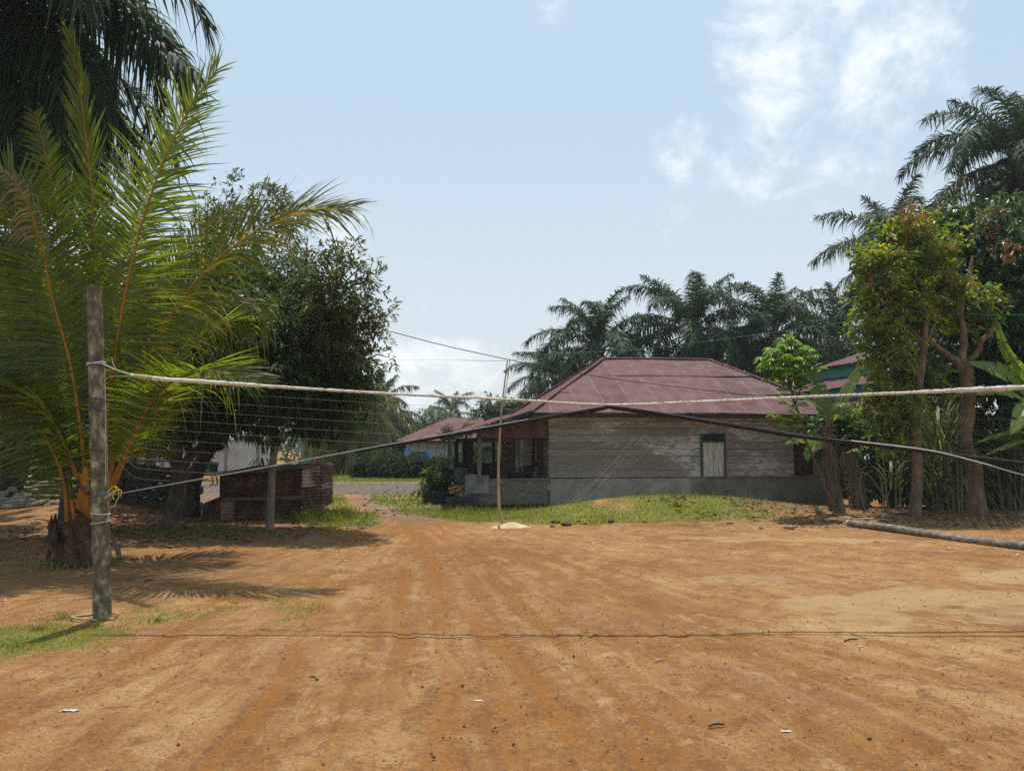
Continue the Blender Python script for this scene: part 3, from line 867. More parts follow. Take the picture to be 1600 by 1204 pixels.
def corr(mb, o, ua, va, U0, U1, vlo, vhi, amp=0.009, wl=0.0762, courses=3, lift=0.009, step=0.019):
    """corrugated sheeting: columns along ua, each running along va from vlo(u) to vhi(u)"""
    o, ua, va = (np.asarray(q, float) for q in (o, ua, va))
    nrm = np.cross(ua, va); nrm /= np.linalg.norm(nrm)
    if nrm[2] < 0: nrm = -nrm
    u = np.arange(U0, U1 + step, step)
    lo, hi = np.array([vlo(q) for q in u]), np.array([vhi(q) for q in u])
    vm = hi.max()
    edges = np.linspace(0, vm, courses + 1)
    for c in range(courses):
        a, b = np.maximum(lo, edges[c] - (0.05 if c else 0)), np.minimum(hi, edges[c + 1])
        b = np.maximum(a, b)
        rows = []
        for f in (0, 0.5, 1):
            vv = a + (b - a) * f
            sag = 0.012 * (np.sin(u * 1.7 + c) + np.sin(u * 0.6 + 2 * c)) * np.minimum(1, (hi - lo))
            q = o + u[:, None] * ua + vv[:, None] * va + nrm * (amp * np.sin(u / wl * 6.283) + lift * c + sag)[:, None]
            rows.append(q)
        V = np.stack(rows, 0)
        k = len(u)
        i, j = np.meshgrid(np.arange(2), np.arange(k - 1), indexing='ij')
        A = (i * k + j).ravel()
        keep = np.tile(((b - a)[:-1] + (b - a)[1:]) > 1e-4, 2)
        mb.add(V.reshape(-1, 3), np.stack([A, A + 1, A + 1 + k, A + k], 1)[keep], True)


U1, DEP, EZ, RZ, OH = 7.85, 7.7, 2.5, 4.36, 0.5
RU0, RU1, RW = 2.36, 5.84, 3.6
eu0, eu1, ew0, ew1 = -0.55, U1 + 0.45, -OH, DEP + OH
rf = MB()
sl = np.array([0, RW - ew0, RZ - EZ]); sL = np.linalg.norm(sl)
corr(rf, (0, ew0, EZ), (1, 0, 0), sl / sL, eu0, eu1, lambda u: 0.0,
     lambda u: sL * max(0, min(1, (u - eu0) / (RU0 - eu0), (eu1 - u) / (eu1 - RU1))))
bl = np.array([0, RW - ew1, RZ - EZ]); bL = np.linalg.norm(bl)
corr(rf, (0, ew1, EZ), (1, 0, 0), bl / bL, eu0, eu1, lambda u: 0.0,
     lambda u: bL * max(0, min(1, (u - eu0) / (RU0 - eu0), (eu1 - u) / (eu1 - RU1))), step=0.038)
for e, r in ((eu0, RU0), (eu1, RU1)):
    hl = np.array([r - e, 0, RZ - EZ]); hL = np.linalg.norm(hl)
    corr(rf, (e, 0, EZ), (0, 1, 0), hl / hL, ew0, ew1, lambda w: 0.0,
         lambda w: hL * max(0, min(1, (w - ew0) / (RW - ew0), (ew1 - w) / (ew1 - RW))))
roof = rf.build('roof', M['maroon_roof'], house)
rc = MB()
r0, r1 = np.array([RU0, RW, RZ + .03]), np.array([RU1, RW, RZ + .03])
for a, b in ((r0, r1), (np.array([eu0, ew0, EZ + .02]), r0), (np.array([eu0, ew1, EZ + .02]), r0), (np.array([eu1, ew0, EZ + .02]), r1), (np.array([eu1, ew1, EZ + .02]), r1)):
    rc.tube([a, (a + b) / 2 + np.array([0, 0, 0.012]), b], 0.05, 6)
rc.build('ridge_cap', M['maroon_roof'], roof)
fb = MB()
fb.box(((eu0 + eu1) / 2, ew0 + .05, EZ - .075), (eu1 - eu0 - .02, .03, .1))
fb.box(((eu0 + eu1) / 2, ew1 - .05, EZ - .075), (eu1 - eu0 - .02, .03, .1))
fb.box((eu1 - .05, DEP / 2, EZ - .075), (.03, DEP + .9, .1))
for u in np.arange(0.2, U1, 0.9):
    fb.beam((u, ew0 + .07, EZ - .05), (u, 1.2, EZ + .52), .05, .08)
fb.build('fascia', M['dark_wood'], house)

# front wall: lapped boards between the plinth and the eaves, leaving the window and the dark doorway
wl_, wr_ = LW(1094, 690, 0)[0], LW(1133, 690, 0)[0]       # window
wt_, wb_ = LW(1113, 677, 0)[2], LW(1113, 746, 0)[2]
dl_ = LW(1240, 700, 0)[0]
PZ = LW(900, 746, 0)[2]                                    # top of the plinth
walls = MB()


def boards(mb, a, b, z0, z1, holes, bh=0.19, thick=0.025, axis='u', at=0.0):
    z = z0
    k = 0
    while z < z1 - 0.02:
        zt = min(z1, z + bh)
        segs = [(a, b)]
        for (ha, hb, hz0, hz1) in holes:
            if zt > hz0 + .01 and z < hz1 - .01:
                segs = [s for (p, q) in segs for s in ((p, min(q, ha)), (max(p, hb), q)) if s[1] - s[0] > 0.02]
        for p, q in segs:
            cuts = [p] + sorted(random.uniform(p, q) for _ in range(int((q - p) / 3.2))) + [q]
            for s0, s1 in zip(cuts[:-1], cuts[1:]):
                off = random.uniform(-.006, .006)
                c, s = ((s0 + s1) / 2, at + off, (z + zt) / 2), (s1 - s0 - .004, thick, zt - z - random.uniform(.004, .012))
                if axis == 'w':
                    c, s = (at + off, c[0], c[2]), (thick, s[0], s[2])
                mb.box(c, s)
        z = zt
        k += 1


boards(walls, 0.0, U1, PZ, EZ + 0.1, [(wl_, wr_, wb_, wt_), (dl_, dl_ + 0.55, 0, LW(1250, 694, 0)[2])])
boards(walls, 0.0, DEP, PZ - .1, EZ, [(1.0, 1.95, 0, 2.05), (2.6, 3.3, 1.0, 2.0)], axis='w', at=0.0)
boards(walls, 0.0, DEP, 0.2, EZ, [], axis='w', at=U1)
boards(walls, 0.0, U1, 0.2, EZ, [], at=DEP)
walls.box((U1 / 2, DEP / 2, PZ - .06), (U1 - .3, DEP - .3, .04))
walls.build('wall', M['weathered_board'], house)
pl = MB()
us = LW(1078, 760, -.03)[0]
pl.box((us / 2 + .01, .03, PZ / 2 - .12), (us, .12, PZ + .2))
o_ = pl.build('plinth', M['concrete'], house); o_['label'] = 'pale grey concrete plinth under the left of the wall'
pl = MB()
pl.box(((us + U1) / 2, .04, PZ / 2 - .1), (U1 - us, .12, PZ + .2))
pl.box(((us + U1) / 2, -.03, PZ + .01), (U1 - us, .06, .03))
o_ = pl.build('plinth', M['dark_plaster'], house); o_['label'] = 'dark stained plinth under the right of the wall'
# window: green frame, louvred top, two pale shutters
wf = MB()
fw = .05
lt_ = MB(); lt_.box(((wl_ + wr_) / 2, .003, wt_ + .085), (wr_ - wl_ + .03, .03, .17)); lt_.build('lintel', M['weathered_board'], house)
for u in (wl_ + fw / 2, wr_ - fw / 2): wf.box((u, -.02, (wt_ + wb_) / 2), (fw, .08, wt_ - wb_))
zl = LW(1113, 689, 0)[2]
for z in (wt_ - .02, zl, wb_ + .02): wf.box(((wl_ + wr_) / 2, -.018, z), (wr_ - wl_ - 2 * fw, .07, .04))
win = wf.build('window', M['frame_green'], house)
lv = MB()
for z in np.linspace(zl + .04, wt_ - .05, 5):
    lv.beam((wl_ + fw, -.005, z), (wr_ - fw, -.005, z), .05, .008, (0, -.7, .7))
lv.box(((wl_ + wr_) / 2, .06, (zl + wt_) / 2), (wr_ - wl_ - .1, .01, wt_ - zl))
lv.build('louvre', M['dark_wood'], win)
mid = (wl_ + wr_) / 2
for a, b in ((wl_ + fw, mid - .004), (mid + .004, wr_ - fw)):
    s = MB()
    n = 2
    for k in range(n):
        q0, q1 = a + (b - a) * k / n, a + (b - a) * (k + 1) / n
        s.box(((q0 + q1) / 2, -.012 + random.uniform(-.003, .003), (zl + wb_) / 2), (q1 - q0 - .005, .025, zl - wb_ - .06))
    s.build('shutter', M['shutter_white'], win)
dd = MB()
dd.box((dl_ + .28, .25, 1.1), (.5, .03, 1.9))
dd.build('side_door', M['door_red'], house)
# porch on the left: lean-to roof, posts, parapet, gable boards, inner door
pr = MB()
fl_, fr_ = LW(690, 685, -.5), LW(832, 640, -.5)
bl_, br_ = LW(690, 681.5, 7.6), LW(772, 653, 7.6)
n, k2 = 150, 5
s_ = np.linspace(0, 1, n)
rows = []
for f in np.linspace(0, 1, k2):
    q = (fl_ + (bl_ - fl_) * f)[None] * (1 - s_)[:, None] + (fr_ + (br_ - fr_) * f)[None] * s_[:, None]
    rows.append(q)
nn = 420
rows = []
for s in np.linspace(0, 1, 4):          # corrugations run down the slope: sample along the depth
    f = np.linspace(0, 1, nn)
    q = (fl_ + (fr_ - fl_) * s)[None] * (1 - f)[:, None] + (bl_ + (br_ - bl_) * s)[None] * f[:, None]
    q[:, 2] += 0.008 * np.sin(f * 8.1 / .0762 * 6.283) + 0.02 * math.sin(s * 3.1)
    rows.append(q)
V = np.stack(rows); i, j = np.meshgrid(np.arange(3), np.arange(nn - 1), indexing='ij'); A = (i * nn + j).ravel()
pr.add(V.reshape(-1, 3), np.stack([A, A + 1, A + 1 + nn, A + nn], 1), True)
pr.build('porch_roof', M['maroon_roof'], house)
pb = MB()
up = np.array([0, 0, .05])
pb.beam(fl_ - up, fr_ - up, .04, .07)
pb.beam(bl_ - up * 1.5, br_ - up * 1.5, .06, .08)
pb.beam(fl_ * .88 + fr_ * .12 - up * 1.8, bl_ * .88 + br_ * .12 - up * 1.8, .07, .09)
pb.beam(fl_ * .6 + fr_ * .4 - up * 1.8, bl_ * .6 + br_ * .4 - up * 1.8, .05, .07)
pb.beam(LW(712, 688, .15), LW(858, 681, .15), .06, .1)
pb.build('porch_beam', M['dark_wood'], house)
gb = MB()
for px in np.arange(744, 856, 5.2):
    a, b = LW(px, 684, .1), LW(px + 5, 684, .1)
    ytop = 645 + max(0, (842 - px)) * .30
    gb.box(((a[0] + b[0]) / 2, .1 + random.uniform(-.006, .006), (LW(px, ytop, .1)[2] + LW(px, 684, .1)[2]) / 2), (b[0] - a[0], .02, LW(px, ytop, .1)[2] - LW(px, 684, .1)[2]))
gb.build('gable_boards', M['brown_wood'], house)
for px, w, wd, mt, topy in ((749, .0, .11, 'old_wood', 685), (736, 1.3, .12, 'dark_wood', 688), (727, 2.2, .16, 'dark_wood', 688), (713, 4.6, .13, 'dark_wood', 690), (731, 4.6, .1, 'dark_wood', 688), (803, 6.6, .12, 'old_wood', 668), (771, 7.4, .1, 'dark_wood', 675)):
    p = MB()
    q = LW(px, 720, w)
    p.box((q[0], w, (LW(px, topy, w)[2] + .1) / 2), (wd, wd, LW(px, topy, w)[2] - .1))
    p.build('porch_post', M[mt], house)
pt = MB()
za, zb = LW(800, 749, 0)[2], LW(800, 786, 0)[2]
boards(pt, LW(740, 760, 0)[0], -.02, zb, za, [], bh=.29, thick=.03, at=.0)
pt.box(((LW(740, 760, 0)[0]) / 2, .0, za + .015), (-LW(740, 760, 0)[0], .09, .03))
pt.build('parapet', M['old_plank'], house)
pf = MB()
pxl = LW(728, 750, 0)[0]
pf.box((pxl / 2 - .02, 3.7, .22), (-pxl - .06, 7.3, .3))
pf.build('porch_floor', M['concrete'], house)
bw = MB()                     # back rail of the porch
boards(bw, pxl, -.05, .4, 1.0, [], bh=.2, at=7.35)
bw.build('back_rail', M['dark_wood'], house)
bwl = MB()                    # low back wall panel beside the inner corner
boards(bwl, LW(783, 700, 7.3)[0], -.05, .4, 2.1, [], bh=.2, at=7.28)
bwl.build('back_panel', M['old_wood'], house)
dr = MB()
for k in range(5): dr.box((-.03 + random.uniform(-.004, .004), 1.0 + .19 * k + .095, 1.15), (.03, .18, 1.75))
d_ = dr.build('door', M['brown_wood'], house)
dh = MB(); dh.tube([(-.06, 1.82, 1.15), (-.1, 1.82, 1.15), (-.1, 1.82, 1.02), (-.06, 1.82, 1.02)], .012, 6); dh.build('handle', M['metal_dark'], d_)

# porch furniture and clutter
def chair(px, py, w, rz, label):
    q = LW(px, py, w)
    base = C0 + UA * q[0] + WA * w + np.array([0, 0, .372])
    c = thing('porch_chair', label, 'chair', base, rz, 'chairs on the porch')
    s = MB(); s.box((0, 0, .42), (.5, .5, .05)); s.build('seat', M['dark_wood'], c)
    s = MB()
    for k in range(5): s.beam((-.2 + .1 * k, .25, .44), (-.2 + .1 * k, .38, .7), .05, .02, (1, 0, 0))
    s.beam((-.27, .38, .7), (.27, .38, .7), .05, .06); s.build('backrest', M['dark_wood'], c)
    for sx in (-1, 1):
        for sy in (-1, 1):
            s = MB(); s.box((sx * .22, sy * .2, .2), (.05, .05, .4)); s.build('leg', M['dark_wood'], c)
        s = MB(); s.box((sx * .26, .02, .62), (.05, .5, .04)); s.box((sx * .26, -.2, .52), (.04, .04, .18)); s.build('armrest', M['dark_wood'], c)
    return c
chair(762, 735, 1.6, 1.9, 'dark wooden armchair seen over the porch parapet near the light post')
chair(812, 735, .9, -2.3, 'dark slatted armchair on the porch beside the brown door')

def wp(q): return C0 + UA * q[0] + WA * q[1] + np.array([0, 0, q[2]])
mb = MB()
corr(mb, (0, 0, 0), (1, 0, 0), (0, .18, .98), 0, .62, lambda u: 0, lambda u: .5 + .02 * math.sin(u * 9), courses=1)
o = mb.build('metal_sheet', M['grey_sheet'], None, wp(LW(727, 771, -.1))); o.rotation_euler = (0, 0, TH)
tag(o, 'grey corrugated sheet leaning against the porch beside the steps', 'metal sheet')
mb = MB()
corr(mb, (0, 0, 0), (1, 0, 0), (0, .12, .99), 0, .42, lambda u: 0, lambda u: .52 + .02 * math.sin(u * 9), courses=1)
o = mb.build('metal_sheet', M['grey_sheet'], None, wp(LW(708, 759, 1.8))); o.rotation_euler = (0, 0, TH - .2)
tag(o, 'grey corrugated sheet standing behind the brick rubble left of the porch post', 'metal sheet')
for k in range(9):
    q = LW(706 + 2.4 * k + random.uniform(-1, 1), 768 - random.choice([0, 4, 8]), .4 + random.uniform(-.2, .2))
    mb = MB(); mb.box((0, 0, 0), (.2, .1, .055))
    o = mb.build('brick', M['litter_orange'], None, wp(q)); o.rotation_euler = (random.uniform(-.4, .4), random.uniform(-.4, .4), random.uniform(0, 3))
    tag(o, 'orange brick piled on the dark porch step', 'brick', 'orange bricks beside the porch')
mb = MB()
q0, q1 = LW(697, 791, -.35), LW(741, 791, -.35)
st_ = [(0, 0), (0, .27), (.04, .33), (.1, .35)]
L_ = q1[0] - q0[0]
V = []
for (x0, x1, y0, y1, zz) in ((0, L_, -.02, .62, -.2), (0, L_, -.02, .62, .22), (.03, L_ - .03, .01, .59, .265), (.08, L_ - .08, .06, .54, .28)):
    V += [(x0, y0, zz), (x1, y0, zz), (x1, y1, zz), (x0, y1, zz)]
Fc = []
for k in range(3):
    for e in range(4): Fc.append([4 * k + e, 4 * k + (e + 1) % 4, 4 * k + 4 + (e + 1) % 4, 4 * k + 4 + e])
Fc.append([12, 13, 14, 15])
mb.add(V, Fc)
q0[2] = float(ground_h(*wp(q0)[:2]))
o = mb.build('porch_step', M['rubber'], None, wp(q0)); o.rotation_euler = (0, 0, TH)
tag(o, 'dark worn step slab in front of the porch posts', 'step')

# ------------------------------------------------------------------ tiered house at the right
A, B = P(1264, 577, 31), P(1352, 564, 27.2)
A[2] = B[2] = (A[2] + B[2]) / 2
e = (B - A); e[2] = 0; e /= np.linalg.norm(e)
inw = np.array([-e[1], e[0], 0])           # away from the camera
if inw[1] < 0: inw = -inw
th2 = math.atan2(e[1], e[0])
h2 = thing('tiered_house', 'house with three stepped maroon roofs edged by green boards behind the trees', 'house', (A[0], A[1], 0), th2)
z0 = A[2]
LEN = 11.0
t1, t2, t3 = MB(), MB(), MB()
dz = .3
def tier(u0, w0, z, run, rise, u1=LEN):
    mb = MB()
    va = np.array([0, run, rise]); L = np.linalg.norm(va)
    corr(mb, (0, w0, z), (1, 0, 0), va / L, u0, u1, lambda u: 0, lambda u: L * min(1, max(0.0, (u - u0) / max(run * .9, .01))), courses=2, step=.038)
    va2 = np.array([run * .9, 0, rise]); L2 = np.linalg.norm(va2)
    corr(mb, (u0, 0, z), (0, 1, 0), va2 / L2, w0, w0 + 2 * run, lambda w: 0, lambda w: L2 * max(0, min(1, (w - w0) / run, (w0 + 2 * run - w) / run)), courses=2, step=.038)
    mb.build('roof', M['maroon_roof'], h2)
tier(0, 0, z0, 2.6, 1.0)
tier(-.55, -.75, z0 - .3 - .62, 1.0, .5)
tier(-1.1, -1.7, z0 - .3 - .62 - .28 - .75, 1.2, .6)
for w, zt, zb in ((.28, z0 + .02, z0 - .42), (-.5, z0 - .9, z0 - 1.32)):
    g = MB(); g.box((LEN / 2 + .1, w, (zt + zb) / 2), (LEN - .4, .04, zt - zb)); g.box((.3, w + 1.5, (zt + zb) / 2), (.04, 2.9, zt - zb))
    g.build('green_board', M['green_paint'], h2)
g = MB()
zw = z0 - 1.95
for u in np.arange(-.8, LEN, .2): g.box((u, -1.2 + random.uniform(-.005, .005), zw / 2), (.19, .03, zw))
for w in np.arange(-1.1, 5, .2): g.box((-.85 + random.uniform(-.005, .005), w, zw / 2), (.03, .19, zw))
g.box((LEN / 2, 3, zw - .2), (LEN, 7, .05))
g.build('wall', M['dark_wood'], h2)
g = MB(); g.box((1.0, -1.62, zw + .01), (1.3, .03, .12)); g.build('fascia', M['old_wood'], h2)
g = MB(); g.slab([(-.3, .3, z0 + .16), (.1, .1, z0 + .12), (.2, .5, z0 + .3), (-.1, .5, z0 + .3)], .02); g.build('roof_patch', M['grey_sheet'], h2)

# ------------------------------------------------------------------ leaves
def norm(a):
    return a / (np.linalg.norm(a, axis=-1, keepdims=True) + 1e-9)


def leaves(mb, base, d, L, W, droop=0.2, mi=0, nup=None):
    """pointed leaves folded along the midrib: base points, directions, lengths, widths"""
    n = len(base)
    d = norm(d)
    up = RNG.normal(0, .45, (n, 3)) + np.array([0, 0, 1.0])
    s = norm(np.cross(d, up))
    nn = np.cross(s, d)
    L = np.asarray(L)[:, None]; W = np.asarray(W)[:, None]
    g = np.array([0, 0, -1.0])
    mid = base + d * L * .5 + g * L * droop * .25
    tip = base + d * L + g * L * droop
    V = np.stack([base, mid + s * W + nn * W * .35, tip, mid - s * W + nn * W * .35, mid], 1)
    i = np.arange(n)[:, None] * 5
    Fc = np.concatenate([i + [0, 4, 1], i + [4, 2, 1], i + [0, 3, 4], i + [3, 2, 4]])
    mb.add(V.reshape(-1, 3), Fc, False, mi)


def crown(mb, lobes, ncl, per, L, W, droop=0.45, up=0.15, shell=0.55, mi=0, twig=None, flat=0.9, clump=0.12):
    """leaf rosettes spread through ellipsoid lobes (x, y, z, r[, weight])"""
    lob = np.array([(q + (1,))[:5] if len(q) == 4 else q for q in lobes], float)
    w = lob[:, 3] ** 2 * lob[:, 4]
    k = RNG.choice(len(lob), ncl, p=w / w.sum())
    d = norm(RNG.normal(size=(ncl, 3)))
    r = shell + (1 - shell) * RNG.random(ncl) ** .6
    r = r * (0.8 + 0.45 * fbm(d[:, 0] * 2 + k * 3.1, d[:, 1] * 2 + d[:, 2] * 2, 1.6, 21, 2))
    c = lob[k, :3] + d * (lob[k, 3] * r)[:, None] * np.array([1, 1, flat])
    c = c + RNG.normal(0, clump, c.shape)
    out = norm(c - lob[k, :3] + np.array([0, 0, up]))
    n = ncl * per
    cc = np.repeat(c, per, 0); oo = np.repeat(out, per, 0)
    dd = norm(oo * .75 + RNG.normal(0, .75, (n, 3)))
    base = cc + dd * 0.02 + RNG.normal(0, .03, (n, 3))
    leaves(mb, base, dd, L * RNG.uniform(.6, 1.15, n), W * RNG.uniform(.7, 1.15, n), droop, mi)
    if twig is not None:
        kk = RNG.choice(ncl, min(ncl, 220), replace=False)
        for q in kk:
            a = lob[k[q], :3] + (c[q] - lob[k[q], :3]) * .35
            twig.tube([a, (a + c[q]) / 2 + RNG.normal(0, .06, 3), c[q]], [.018, .012, .006], 4, False)
    return c


def limb(mb, pts, r0, r1, n=14, seg=10, wob=.02):
    p = spline(pts, n)
    p[1:-1] += RNG.normal(0, wob, (n - 2, 3))
    t = np.linspace(0, 1, n)
    r = r0 + (r1 - r0) * t
    r *= 1 + .06 * RNG.normal(size=n)
    mb.tube(p, r, seg)


def PL(lst):
    """points from (px, py, depth)"""
    return [P(*q) for q in lst]


def lobes_px(lst):
    return [tuple(P(a, b, Yd)) + (r,) + tuple(w) for a, b, Yd, r, *w in lst]


def tree(name, label, cat, base, limbs, crowns, bark, group=None, flare=1.35):
    """limbs: list of (points, r0, r1); crowns: list of dicts for crown()"""
    base = np.asarray(base, float)
    root = thing(name, label, cat, base, 0, group)
    mb = MB()
    for k, (pts, r0, r1) in enumerate(limbs):
        p = np.asarray(pts) - base
        if k == 0:
            p = spline(p, 16)
            t = np.linspace(0, 1, 16)
            r = (r0 + (r1 - r0) * t) * (1 + (flare - 1) * np.exp(-t * 14))
            r *= 1 + .05 * RNG.normal(size=16)
            p[0, 2] -= .15
            mb.tube(p, r, 12)
        else:
            limb(mb, p, r0, r1)
    cm, mats = MB(), []
    for k, c in enumerate(crowns):
        c = dict(c)
        mats.append(M[c.pop('mat')])
        lobs = [tuple(np.array(q[:3]) - base) + tuple(q[3:]) for q in c.pop('lobes')]
        crown(cm, lobs, mi=k, twig=mb if c.pop('twigs', True) else None, **c)
    mb.build('trunk', M[bark], root)
    cm.build('crown', mats, root)
    return root


# ------------------------------------------------------------------ fronds
def frond(leaf, rach, pts, L, n=80, width=.04, normal=(0, -1, .3), droop=.35, s0=.18, a0=25, a1=62, plum=.12, r0=.035, r1=.006, lift=.1, K=4, jit=.06, prof=None, mi=0):
    """a pinnate frond: a curved rachis with leaflets on both sides"""
    p = spline(pts, 60)
    t = norm(np.gradient(p, axis=0))
    if rach is not None:
        rach.tube(p, r0 + (r1 - r0) * np.linspace(0, 1, 60) ** .7, 6)
    for sg in (-1, 1):
        s = s0 + (1 - s0) * (np.arange(n) + RNG.random(n) * .6) / n
        s = np.minimum(s, 1)
        idx = s * 59
        B = np.stack([np.interp(idx, np.arange(60), p[:, k]) for k in range(3)], 1)
        T = norm(np.stack([np.interp(idx, np.arange(60), t[:, k]) for k in range(3)], 1))
        N = norm(np.asarray(normal, float)[None] - T * (T @ np.asarray(normal, float))[:, None])
        S = np.cross(T, N) * sg
        q = (s - s0) / (1 - s0)
        ang = np.radians(a0 + (a1 - a0) * q) + RNG.normal(0, jit, n) + .16 * (vnoise(s * 16 + sg * 7.3 + L * 11, s * 0, 5) - .5)
        lf = RNG.normal(lift, plum, n)[:, None]
        D = norm(S * np.cos(ang)[:, None] + T * np.sin(ang)[:, None] + N * lf)
        if prof is None:
            ln = (.55 + .45 * np.sin(np.clip(q * 1.5 + .15, 0, 1) * math.pi / 1.0 * .5)) * (1 - .62 * np.clip((q - .55) / .45, 0, 1) ** 1.5)
        else:
            ln = np.interp(q, *prof)
        ln = L * ln * RNG.uniform(.8, 1.08, n) * np.where(RNG.random(n) < .07, RNG.uniform(.25, .7, n), 1)
        dr = droop * RNG.uniform(.5, 1.6, n) + np.where(RNG.random(n) < .08, RNG.uniform(.3, .9, n), 0)
        W = norm(np.cross(D, N) + RNG.normal(0, .25, (n, 3)))
        prof_w = np.interp(np.linspace(0, 1, K + 1), [0, .25, .6, 1], [.55, 1, .8, .04])
        V = np.zeros((n, K + 1, 2, 3))
        for k in range(K + 1):
            f = k / K
            c = B + D * (ln * f * (1 - .25 * np.minimum(dr, 1.6) * f * f))[:, None] + np.array([0, 0, -1.0]) * (ln * dr * f * f)[:, None]
            V[:, k, 0] = c + W * width * .5 * prof_w[k]
            V[:, k, 1] = c - W * width * .5 * prof_w[k]
        i, j = np.meshgrid(np.arange(n), np.arange(K), indexing='ij')
        a = (i * (K + 1) * 2 + j * 2).ravel()
        leaf.add(V.reshape(-1, 3), np.stack([a, a + 1, a + 3, a + 2], 1), False, mi)


# -- oil palm: one set of frond shapes, copied round each trunk
def arc(e0, bend, L, n=8, tw=0.0):
    pts, q = [np.zeros(3)], np.zeros(3)
    for k in range(n):
        e = math.radians(e0 - bend * ((k + .5) / n) ** 1.3)
        q = q + np.array([math.cos(e), tw * (k / n) ** 2, math.sin(e)]) * (L / n)
        pts.append(q.copy())
    return pts


def palm_fronds(name, specs, leafm, rachm, **kw):
    out = []
    for e0, bend, L, tw in specs:
        lf, ra = MB(), MB()
        pts = arc(e0, bend, L, 8, tw)
        em = math.radians(e0 - bend * .4)
        frond(lf, lf, pts, normal=(-math.sin(em), 0, math.cos(em)), **kw)
        # leaves and rachis in one part: rachis faces get the second material
        o = lf.build(name, [M[leafm], M[rachm]])
        me = o.data
        nq = 59 * 6
        idx = np.zeros(len(me.polygons), np.int32); idx[:nq + 2] = 1
        me.polygons.foreach_set('material_index', idx)
        COL.objects.unlink(o)
        out.append(o)
    return out


OILSPEC = [(84, 60, 4.2, .1), (70, 88, 4.9, -.15), (54, 100, 5.2, .2), (36, 100, 5.2, -.2), (18, 95, 5.0, .15), (-2, 75, 4.6, -.1), (-32, 45, 4.0, .2)]
oilf = palm_fronds('frond', OILSPEC, 'oil_palm_leaf', 'petiole_green', L=1.0, n=112, width=.062, droop=.55, plum=.38, lift=.12, a0=18, a1=50, s0=.2, K=3, jit=.12, r0=.05)
oilf_brown = palm_fronds('frond', OILSPEC[4:], 'oil_palm_leaf_brown', 'petiole_green', L=.9, n=80, width=.055, droop=.9, plum=.38, lift=0, a0=18, a1=50, s0=.2, K=3, jit=.14, r0=.05)


def boots(mb, h, r, n):
    """knobbly leaf bases on the trunk"""
    for k in range(n):
        z = h * (k + .5) / n
        a = k * 2.4
        p = np.array([math.cos(a) * r * .85, math.sin(a) * r * .85, z])
        d = np.array([math.cos(a), math.sin(a), 1.3]); d /= np.linalg.norm(d)
        mb.tube([p, p + d * .12, p + d * .3], [.11, .09, .02], 5)


def oil_palm(label, top, h, scale=1.0, n=33, rot=0.0, group='oil palms', r=.3, brown=4, extra=(), low=None):
    """top: where the fronds spring from"""
    top = np.asarray(top, float)
    root = thing('oil_palm', label, 'palm tree', (top[0], top[1], top[2] - h * scale), rot, group)
    root.scale = (scale,) * 3
    mb = MB()
    hh = np.linspace(-.2, h, 14)
    mb.tube(np.stack([.05 * np.sin(hh * .8), .04 * np.cos(hh * .6), hh], 1), r * (1 + .1 * RNG.normal(size=14)), 12)
    boots(mb, h + .1, r, int(h * 9))
    mb.build('trunk', M['palm_trunk'], root)
    for k in range(n):
        f = k / (n - 1)
        j = min(6, int(f ** .85 * 6.99 + RNG.uniform(-.4, .4)))
        j = max(0, j)
        if low is not None: j = min(j, low)
        src = oilf[j]
        if brown and j >= 5 and k % max(1, (n // (brown * 2))) == 0:
            src = oilf_brown[j - 4]
        o = src.copy()
        COL.objects.link(o)
        o.parent = root
        o.location = (0, 0, h - .15 * f)
        o.rotation_euler = (RNG.normal(0, .1), RNG.normal(0, .08), k * 2.39996 + RNG.normal(0, .12))
        s = RNG.uniform(.88, 1.08)
        o.scale = (s, s, s)
    for q in extra:
        lf = MB()
        pts = [P(*a) - np.array([top[0], top[1], top[2] - h * scale]) for a in q[0]]
        frond(lf, lf, pts, q[1], n=q[2], width=.06, droop=q[3], plum=.32, lift=.0, a0=14, a1=45, s0=.08, K=4, jit=.12, r0=.05, normal=q[4])
        o = lf.build('frond', [M['oil_palm_leaf'], M['petiole_green']], root)
        ix = np.zeros(len(o.data.polygons), np.int32); ix[:59 * 6 + 2] = 1
        o.data.polygons.foreach_set('material_index', ix)
    return root


def palm_px(label, px, py, Yd, scale, rot, **kw):
    top = P(px, py, Yd)
    return oil_palm(label, top, (top[2] + .1) / scale, scale, rot=rot, **kw)


palm_px('bushy dark oil palm above the left end of the maroon ridge, leftmost of the row', 935, 548, 37, .80, .3)
palm_px('tallest oil palm of the row behind the house, above the middle of the ridge', 1080, 520, 38, .92, 1.2)
palm_px('oil palm with upright fronds behind the right end of the maroon ridge', 1212, 522, 39, .84, 2.0)
palm_px('oil palm low in the gap between the two middle palms of the row', 1148, 560, 46, .8, 3.1)
palm_px('dark oil palm behind the bright green cassava crown', 1310, 545, 42, .92, 4.0)
palm_px('oil palm whose arching fronds stick out left of the yellow green tree', 1405, 405, 33, .82, 5.0)
palm_px('tall near oil palm towering over the dark tree at the right edge', 1592, 250, 24.5, .78, .4, brown=6)
palm_px('distant oil palm whose crown shows between the house eaves and the first palm', 868, 600, 50, .75, 2.2)
palm_px('oil palm behind the drooping coconut palm, left of the far maroon roof', 588, 652, 48, .72, 2.6)
palm_px('oil palm with thick dark trunk rising behind the river stones', 42, 190, 24, .8, .9, r=.42)
